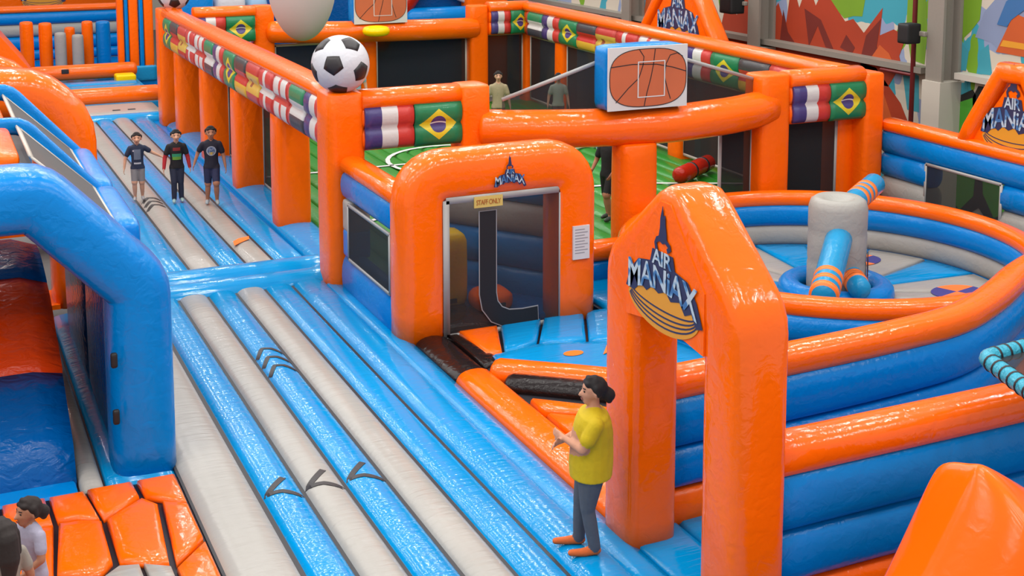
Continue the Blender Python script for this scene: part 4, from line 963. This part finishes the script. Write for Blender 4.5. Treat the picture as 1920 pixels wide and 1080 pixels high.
def hand_prims(w, d, up, s):
    """palm, four fingers and a thumb; w wrist, d pointing direction, up back-of-hand normal"""
    w, d, up = Vector(w), Vector(d).normalized(), Vector(up); up = (up - d * up.dot(d)).normalized(); sd = d.cross(up); out = []
    for q in (-.018, 0, .018): out.append((w + sd * q * s, w + d * .075 * s + sd * q * 1.3 * s, .015 * s, .014 * s))
    for i, (q, L) in enumerate(((-.030, .062), (-.010, .074), (.010, .070), (.029, .054))):
        a = w + d * .082 * s + sd * q * s; b = a + (d - up * .25).normalized() * L * .55 * s; c = b + (d * .75 - up * .7).normalized() * L * .5 * s
        out += [(a, b, .0092 * s, .0088 * s), (b, c, .0088 * s, .0078 * s)]
    a = w + d * .025 * s - sd * .028 * s; b = a + (d * .7 - sd * .7).normalized() * .038 * s; c = b + (d * .9 - sd * .25 - up * .2).normalized() * .032 * s
    return out + [(a, b, .0125 * s, .0105 * s), (b, c, .0105 * s, .0088 * s)]
def person(label, loc, rotz, h, legs, arms, cl, sleeve='short', shorts=True, hair='short', lean=(0, 0), headturn=0, fat=1.0, vox=.011, group=None, prints=(), hem=.475, head=1.0, belly=1.0, foot=1.0):
    """figure facing local -Y; +X is the figure's left. All lengths in fractions of height h."""
    t = thing('person', label, 'person', loc, group, rotz)
    H = lambda q: Vector(q) * h
    v, f, reg = [], [], []        # reg: (a, b, ra, rb, zone)
    def cp(a, b, ra, rb, zone):
        a, b = H(a), H(b); cap_vf(a, b, ra * h, rb * h, v, f); reg.append((a, b, ra * h, rb * h, zone))
    lx, ly = lean; sh = lambda q, z: (q[0] + lx * z, q[1] + ly * z, q[2])
    tz = lambda z: max(0, (z - .5) / .35)
    # torso
    F = fat; secs = [(hem, .094 * F, .072 * F), (.52, .090 * F, .070 * F), (.57, .086 * F, .066 * F), (.63, .086 * F, .066 * F), (.70, .094 * F, .068 * F), (.76, .102 * F, .064 * F), (.80, .100 * F, .054 * F), (.825, .070 * F, .042), (.84, .036, .034)]
    loft_vf([(z * h, lx * tz(z) * h, ly * tz(z) * h, a * h, b * h * (1 + (belly - 1) * max(0, 1 - abs(z - .58) / .3))) for z, a, b in secs], v, f)
    for s in (-.04, .04): reg.append((H((s, 0, .53)), H((s + lx * tz(.78), ly * tz(.78), .79)), .06 * h, .055 * h, 'top'))
    loft_vf([(.455 * h, 0, 0, .06 * h, .056 * h), (.48 * h, 0, 0, .084 * F * h, .068 * F * h), (.53 * h, 0, 0, .084 * F * h, .066 * F * h)], v, f)
    reg.append((H((-.03, 0, .475)), H((.03, 0, .475)), .06 * h, .06 * h, 'bottom'))
    nk = (lx, ly, .83); hd = (lx * 1.2, ly * 1.2 - .012, .925)
    cp(nk, (lx * 1.15, ly * 1.15 - .004, .885), .034, .032, 'skin')
    # head: cranium, jaw, nose, ears
    ct, st = math.cos(headturn), math.sin(headturn); hs = head
    rot = lambda q: (hd[0] + (q[0] * ct - q[1] * st) * hs, hd[1] + (q[0] * st + q[1] * ct) * hs, hd[2] + q[2] * hs - (hs - 1) * .055)
    cp(rot((0, .012, .012)), rot((0, .002, .018)), .056 * hs, .055 * hs, 'skin'); cp(rot((0, -.02, -.012)), rot((0, -.026, -.042)), .043 * hs, .027 * hs, 'skin')
    cp(rot((0, -.052, .006)), rot((0, -.066, -.012)), .007 * hs, .010 * hs, 'skin')
    for s in (-1, 1): cp(rot((s * .056, .006, .006)), rot((s * .056, .008, -.014)), .009 * hs, .007 * hs, 'skin')
    for s, (kn, an) in zip((1, -1), legs):
        hip = (s * .045, 0, .49); th = .060 * F; long_ = not shorts
        cp(hip, kn, th, .043 if long_ else .046, 'bottom' if long_ else 'thigh')
        m = tuple((kn[i] * .6 + an[i] * .4) for i in range(3))
        cp(kn, m, .040 if long_ else .034, .040 if long_ else .036, 'bottom' if long_ else 'calf'); cp(m, an, .040 if long_ else .036, .034 if long_ else .022, 'bottom' if long_ else 'calf')
        tx = an[0] * 1.0 + s * .008
        cp((an[0], an[1] + .012, an[2] - .018), (tx, an[1] - .060, an[2] - .024), .026, .024, 'shoe'); cp((tx, an[1] - .05, an[2] - .026), (tx, an[1] - .088 * foot, an[2] - .028), .024, .019, 'shoe')
    hands = []
    for s, (el, wr_, up) in zip((1, -1), arms):
        shd = (s * .100 * (.5 + F / 2) + lx, ly, .778)
        mid = tuple(shd[i] * .4 + el[i] * .6 for i in range(3)); sl_ = 'top' if sleeve != 'none' else 'skin'
        cp(shd, mid, .038 * (.6 + F * .4), .040 * (.7 + F * .3), sl_); cp(mid, el, .034 if sleeve == 'long' else .030, .030 if sleeve == 'long' else .027, 'sleeve' if sleeve == 'long' else 'skin')
        cp(el, wr_, .031 if sleeve == 'long' else .026, .024 if sleeve == 'long' else .017, 'sleeve' if sleeve == 'long' else 'skin')
        d = Vector(wr_) - Vector(el); s_ = h / 1.62 * 1.0
        for a, b, ra_, rb_ in hand_prims(H(wr_), d, up, s_): cap_vf(a, b, ra_, rb_, v, f, 8); reg.append((a, b, ra_, rb_, 'skin'))
    me = remesh(v, f, vox * h / 1.5)
    zones = ['skin', 'top', 'bottom', 'sleeve', 'shoe']; cols = [cl['skin'], cl['top'], cl['bottom'], cl.get('sleeve', cl['top']), cl['shoe']]
    for c in cols: me.materials.append(cloth(c))
    n = len(me.polygons); cen = np.empty(n * 3); me.polygons.foreach_get('center', cen); cen = cen.reshape(-1, 3)
    best = np.full(n, 1e9); zid = np.zeros(n, int)
    for a, b, ra_, rb_, zone in reg:
        a, b = np.array(a), np.array(b); ab = b - a; tt = np.clip(((cen - a) @ ab) / max(1e-9, ab @ ab), 0, 1)
        d = np.linalg.norm(cen - a - tt[:, None] * ab, axis=1) - (ra_ + (rb_ - ra_) * tt)
        if zone == 'thigh': z = np.where(tt > .93, 0, 2)
        elif zone == 'calf': z = np.zeros(n, int)
        else: z = np.full(n, zones.index(zone))
        k = d < best; best[k] = d[k]; zid[k] = z[k]
    tors = (cen[:, 2] > hem * h) & (cen[:, 2] < .64 * h) & (np.abs(cen[:, 0]) < .16 * h) & (np.abs(cen[:, 1]) < .15 * h) & (zid == 2)
    zid[tors] = 1
    if 'sock' in cl: pass
    me.polygons.foreach_set('material_index', zid.astype(np.int32)); me.polygons.foreach_set('use_smooth', [True] * n); me.update()
    o = bpy.data.objects.new('body', me); COL.objects.link(o); o.parent = t
    bvh = bvhtree.BVHTree.FromPolygons([q.co for q in me.vertices], [p.vertices for p in me.polygons])
    # hair
    hv, hf_ = [], []
    hc = lambda a, b, ra_, rb_: cap_vf(H(rot(a)), H(rot(b)), ra_ * h * hs, rb_ * h * hs, hv, hf_)
    hc((0, .022, .022), (0, .010, .032), .0605, .0555)
    hc((-.028, -.030, .046), (.030, -.028, .050), .015, .017); hc((-.012, -.02, .07), (.014, -.018, .07), .016, .016); hc((0, .040, -.012), (0, .045, .01), .036, .038)
    for s in (-1, 1): hc((s * .045, .012, .03), (s * .048, .02, .002), .024, .018)
    if hair == 'bun':
        hc((0, .055, .0), (0, .085, -.022), .035, .037); hc((0, .085, -.022), (0, .088, -.05), .032, .020)
    if hair == 'long':
        hc((0, .055, 0), (0, .07, -.10), .052, .05); hc((0, .07, -.10), (.01, .075, -.20), .048, .028)
        for s in (-1, 1): hc((s * .05, .02, 0), (s * .055, .03, -.09), .026, .022)
    ho = remesh(hv, hf_, .010 * h / 1.5, 3); ho.materials.append(cloth(cl['hair'])); ho.polygons.foreach_set('use_smooth', [True] * len(ho.polygons))
    q = bpy.data.objects.new('hair', ho); COL.objects.link(q); q.parent = t
    # eyes, brows, mouth
    for s in (-1, 1):
        vv, ff = [], []; cap_vf(H(rot((s * .020 - .004, -.046, .010))), H(rot((s * .020 + .004, -.046, .010))), .0055 * h, .0055 * h, vv, ff, 8); mk('eye', vv, ff, cloth((30, 22, 20)), t, local=True)
        vv, ff = [], []; cap_vf(H(rot((s * .012, -.050, .024))), H(rot((s * .030, -.044, .025))), .0035 * h, .003 * h, vv, ff, 6); mk('eyebrow', vv, ff, cloth(cl['hair']), t, local=True)
    vv, ff = [], []; cap_vf(H(rot((-.013, -.056, -.036))), H(rot((.013, -.056, -.036))), .004 * h, .004 * h, vv, ff, 6); mk('mouth', vv, ff, cloth((150, 80, 72)), t, local=True)
    # shirt prints: patches laid on the chest
    for cx, cz, rx, rz, c, shp in prints:
        vv, ff = [], []; nu = 10
        for j in range(nu + 1):
            for i in range(nu + 1):
                a, b = i / nu * 2 - 1, j / nu * 2 - 1
                if shp == 'o':
                    m = math.hypot(a, b) or 1; sc = max(abs(a), abs(b)) / m; a, b = a * sc, b * sc
                p0 = H((cx + a * rx, -.4, cz + b * rz)); hit = bvh.ray_cast(p0, Y)
                vv.append((hit[0] if hit[0] else H((cx + a * rx, -.06, cz + b * rz))) - Y * .006)
        for j in range(nu):
            for i in range(nu): k = j * (nu + 1) + i; ff.append((k, k + 1, k + nu + 2, k + nu + 1))
        mk('shirt_print', vv, ff, cloth(c), t, local=True)
    return t
SK1, SK2, SK3 = (244, 186, 152), (206, 140, 106), (232, 168, 136); HR = (34, 26, 24)
down = lambda s, dx=.15, dy=0, z1=.62, z2=.485: ((s * dx, .01 + dy * .3, z1), (s * (dx + .02), -.03 + dy, z2), (s, 0, 0))
UPo = lambda s: (s, 0, 0)
A = math.radians
person('boy in navy T-shirt with grey print and grey shorts on the grey lane', (3.70, 25.3, .085), A(-8), 1.31,
       [((.052, -.03, .27), (.055, .02, .052)), ((-.052, -.06, .28), (-.05, -.02, .052))],
       [((.20, .03, .70), (.33, .02, .63), (0, 0, 1)), down(-1, .17)], dict(skin=SK1, top=(38, 52, 82), bottom=(150, 148, 150), shoe=(190, 190, 192), hair=HR), prints=((.0, .69, .048, .075, (120, 132, 152), 's'), (-.055, .745, .012, .012, (220, 220, 230), 'o'), (0, .56, .05, .012, (205, 210, 220), 's')), head=1.18)
person('boy in black top with red sleeves and dark jeans on the blue lane', (4.36, 24.85, .085), A(-6), 1.39,
       [((.045, -.02, .27), (.05, .0, .052)), ((-.045, -.05, .275), (-.05, -.045, .052))], [down(1, .15), down(-1, .155, -.02)],
       dict(skin=SK1, top=(24, 20, 24), sleeve=(200, 32, 44), bottom=(44, 50, 74), shoe=(180, 214, 214), hair=(20, 20, 22)), sleeve='long', shorts=False, prints=((0, .745, .05, .022, (150, 40, 40), 's'), (0, .66, .062, .022, (56, 170, 120), 's'), (0, .62, .058, .022, (120, 180, 60), 's')), head=1.16)
person('boy in dark T-shirt with round emblem and navy shorts beside the orange posts', (4.92, 24.35, .085), A(-10), 1.50,
       [((.05, -.10, .29), (.055, -.03, .06)), ((-.05, .0, .27), (-.06, .05, .052))], [down(1, .15), ((-.165, .04, .66), (-.21, .02, .53), (-1, 0, 0))],
       dict(skin=SK2, top=(30, 28, 48), bottom=(40, 46, 86), shoe=(190, 200, 205), hair=(16, 14, 16)), prints=((0, .70, .060, .060, (190, 196, 210), 'o'), (0, .70, .05, .05, (40, 80, 130), 'o'), (0, .668, .035, .018, (236, 196, 50), 'o')), head=1.12)
person('woman in yellow T-shirt and grey trousers leaning against the orange gate', (5.30, 9.84, .10), A(-112), 1.64,
       [((.045, -.02, .27), (.05, .02, .05)), ((-.045, -.05, .275), (-.07, -.055, .05))],
       [((.13, -.06, .645), (-.02, -.16, .66), (0, -1, .3)), ((-.14, -.05, .635), (.0, -.17, .64), (0, -1, .3))],
       dict(skin=SK3, top=(238, 204, 0), bottom=(98, 104, 116), shoe=(255, 122, 50), hair=(28, 22, 24)), shorts=False, hair='bun', fat=1.38, vox=.010, hem=.445, lean=(0, .015), headturn=A(6), head=1.06, belly=1.35, foot=1.5)
person('girl in pale lilac T-shirt with dark tied hair on the orange mat', (.62, 10.45, .08), A(-60), 1.22,
       [((.05, -.02, .27), (.05, .0, .052)), ((-.05, -.02, .27), (-.05, .0, .052))], [((.15, -.05, .64), (.08, -.15, .55), (1, 0, 0)), ((-.14, -.06, .64), (-.08, -.16, .54), (-1, 0, 0))],
       dict(skin=SK2, top=(196, 190, 212), bottom=(214, 206, 196), shoe=(200, 200, 200), hair=(40, 26, 22)), hair='bun', headturn=A(-10), lean=(0, -.02), head=1.22)
person('girl with long dark hair and striped beige top on the orange mat', (.38, 10.02, .08), A(200), 1.27,
       [((.05, -.02, .27), (.05, .0, .052)), ((-.05, -.02, .27), (-.05, .0, .052))], [down(1, .15), down(-1, .15)],
       dict(skin=SK2, top=(176, 166, 152), bottom=(60, 56, 60), shoe=(200, 200, 200), hair=(46, 34, 30)), hair='long', shorts=False, head=1.25)
person('player in black shirt and black shorts half hidden behind the middle post', (11.25, 20.3, .05), A(-70), 1.72,
       [((.05, -.08, .29), (.05, -.02, .052)), ((-.05, .02, .27), (-.05, .06, .052))], [((.15, -.02, .63), (.14, -.10, .54), (1, 0, 0)), ((-.15, -.02, .63), (-.14, -.10, .54), (-1, 0, 0))],
       dict(skin=SK2, top=(26, 24, 28), bottom=(22, 20, 24), shoe=(70, 80, 70), hair=HR))
person('man in pale green shirt standing in the football cage behind the net', (14.1, 28, .05), A(-20), 1.52,
       [((.05, -.02, .27), (.05, .0, .052)), ((-.05, -.02, .27), (-.05, .0, .052))], [down(1), down(-1)], dict(skin=SK1, top=(196, 208, 190), bottom=(90, 90, 90), shoe=(200, 200, 200), hair=HR), shorts=False, vox=.016)
person('man in patterned beige shirt standing in the football cage by the goal post', (12.5, 28, .05), A(-20), 1.66,
       [((.05, -.02, .27), (.05, .0, .052)), ((-.05, -.02, .27), (-.05, .0, .052))], [down(1), down(-1)], dict(skin=SK1, top=(186, 170, 132), bottom=(90, 96, 80), shoe=(200, 200, 200), hair=HR), shorts=False, vox=.016)
person('person in light blue shirt in the cage behind the giant near football', (9.9, 31.0, .05), A(-15), 1.75,
       [((.05, -.02, .27), (.05, .0, .052)), ((-.05, -.02, .27), (-.05, .0, .052))], [down(1), down(-1)], dict(skin=SK1, top=(170, 208, 224), bottom=(200, 214, 222), shoe=(200, 200, 200), hair=(150, 60, 40)), shorts=False, vox=.016)
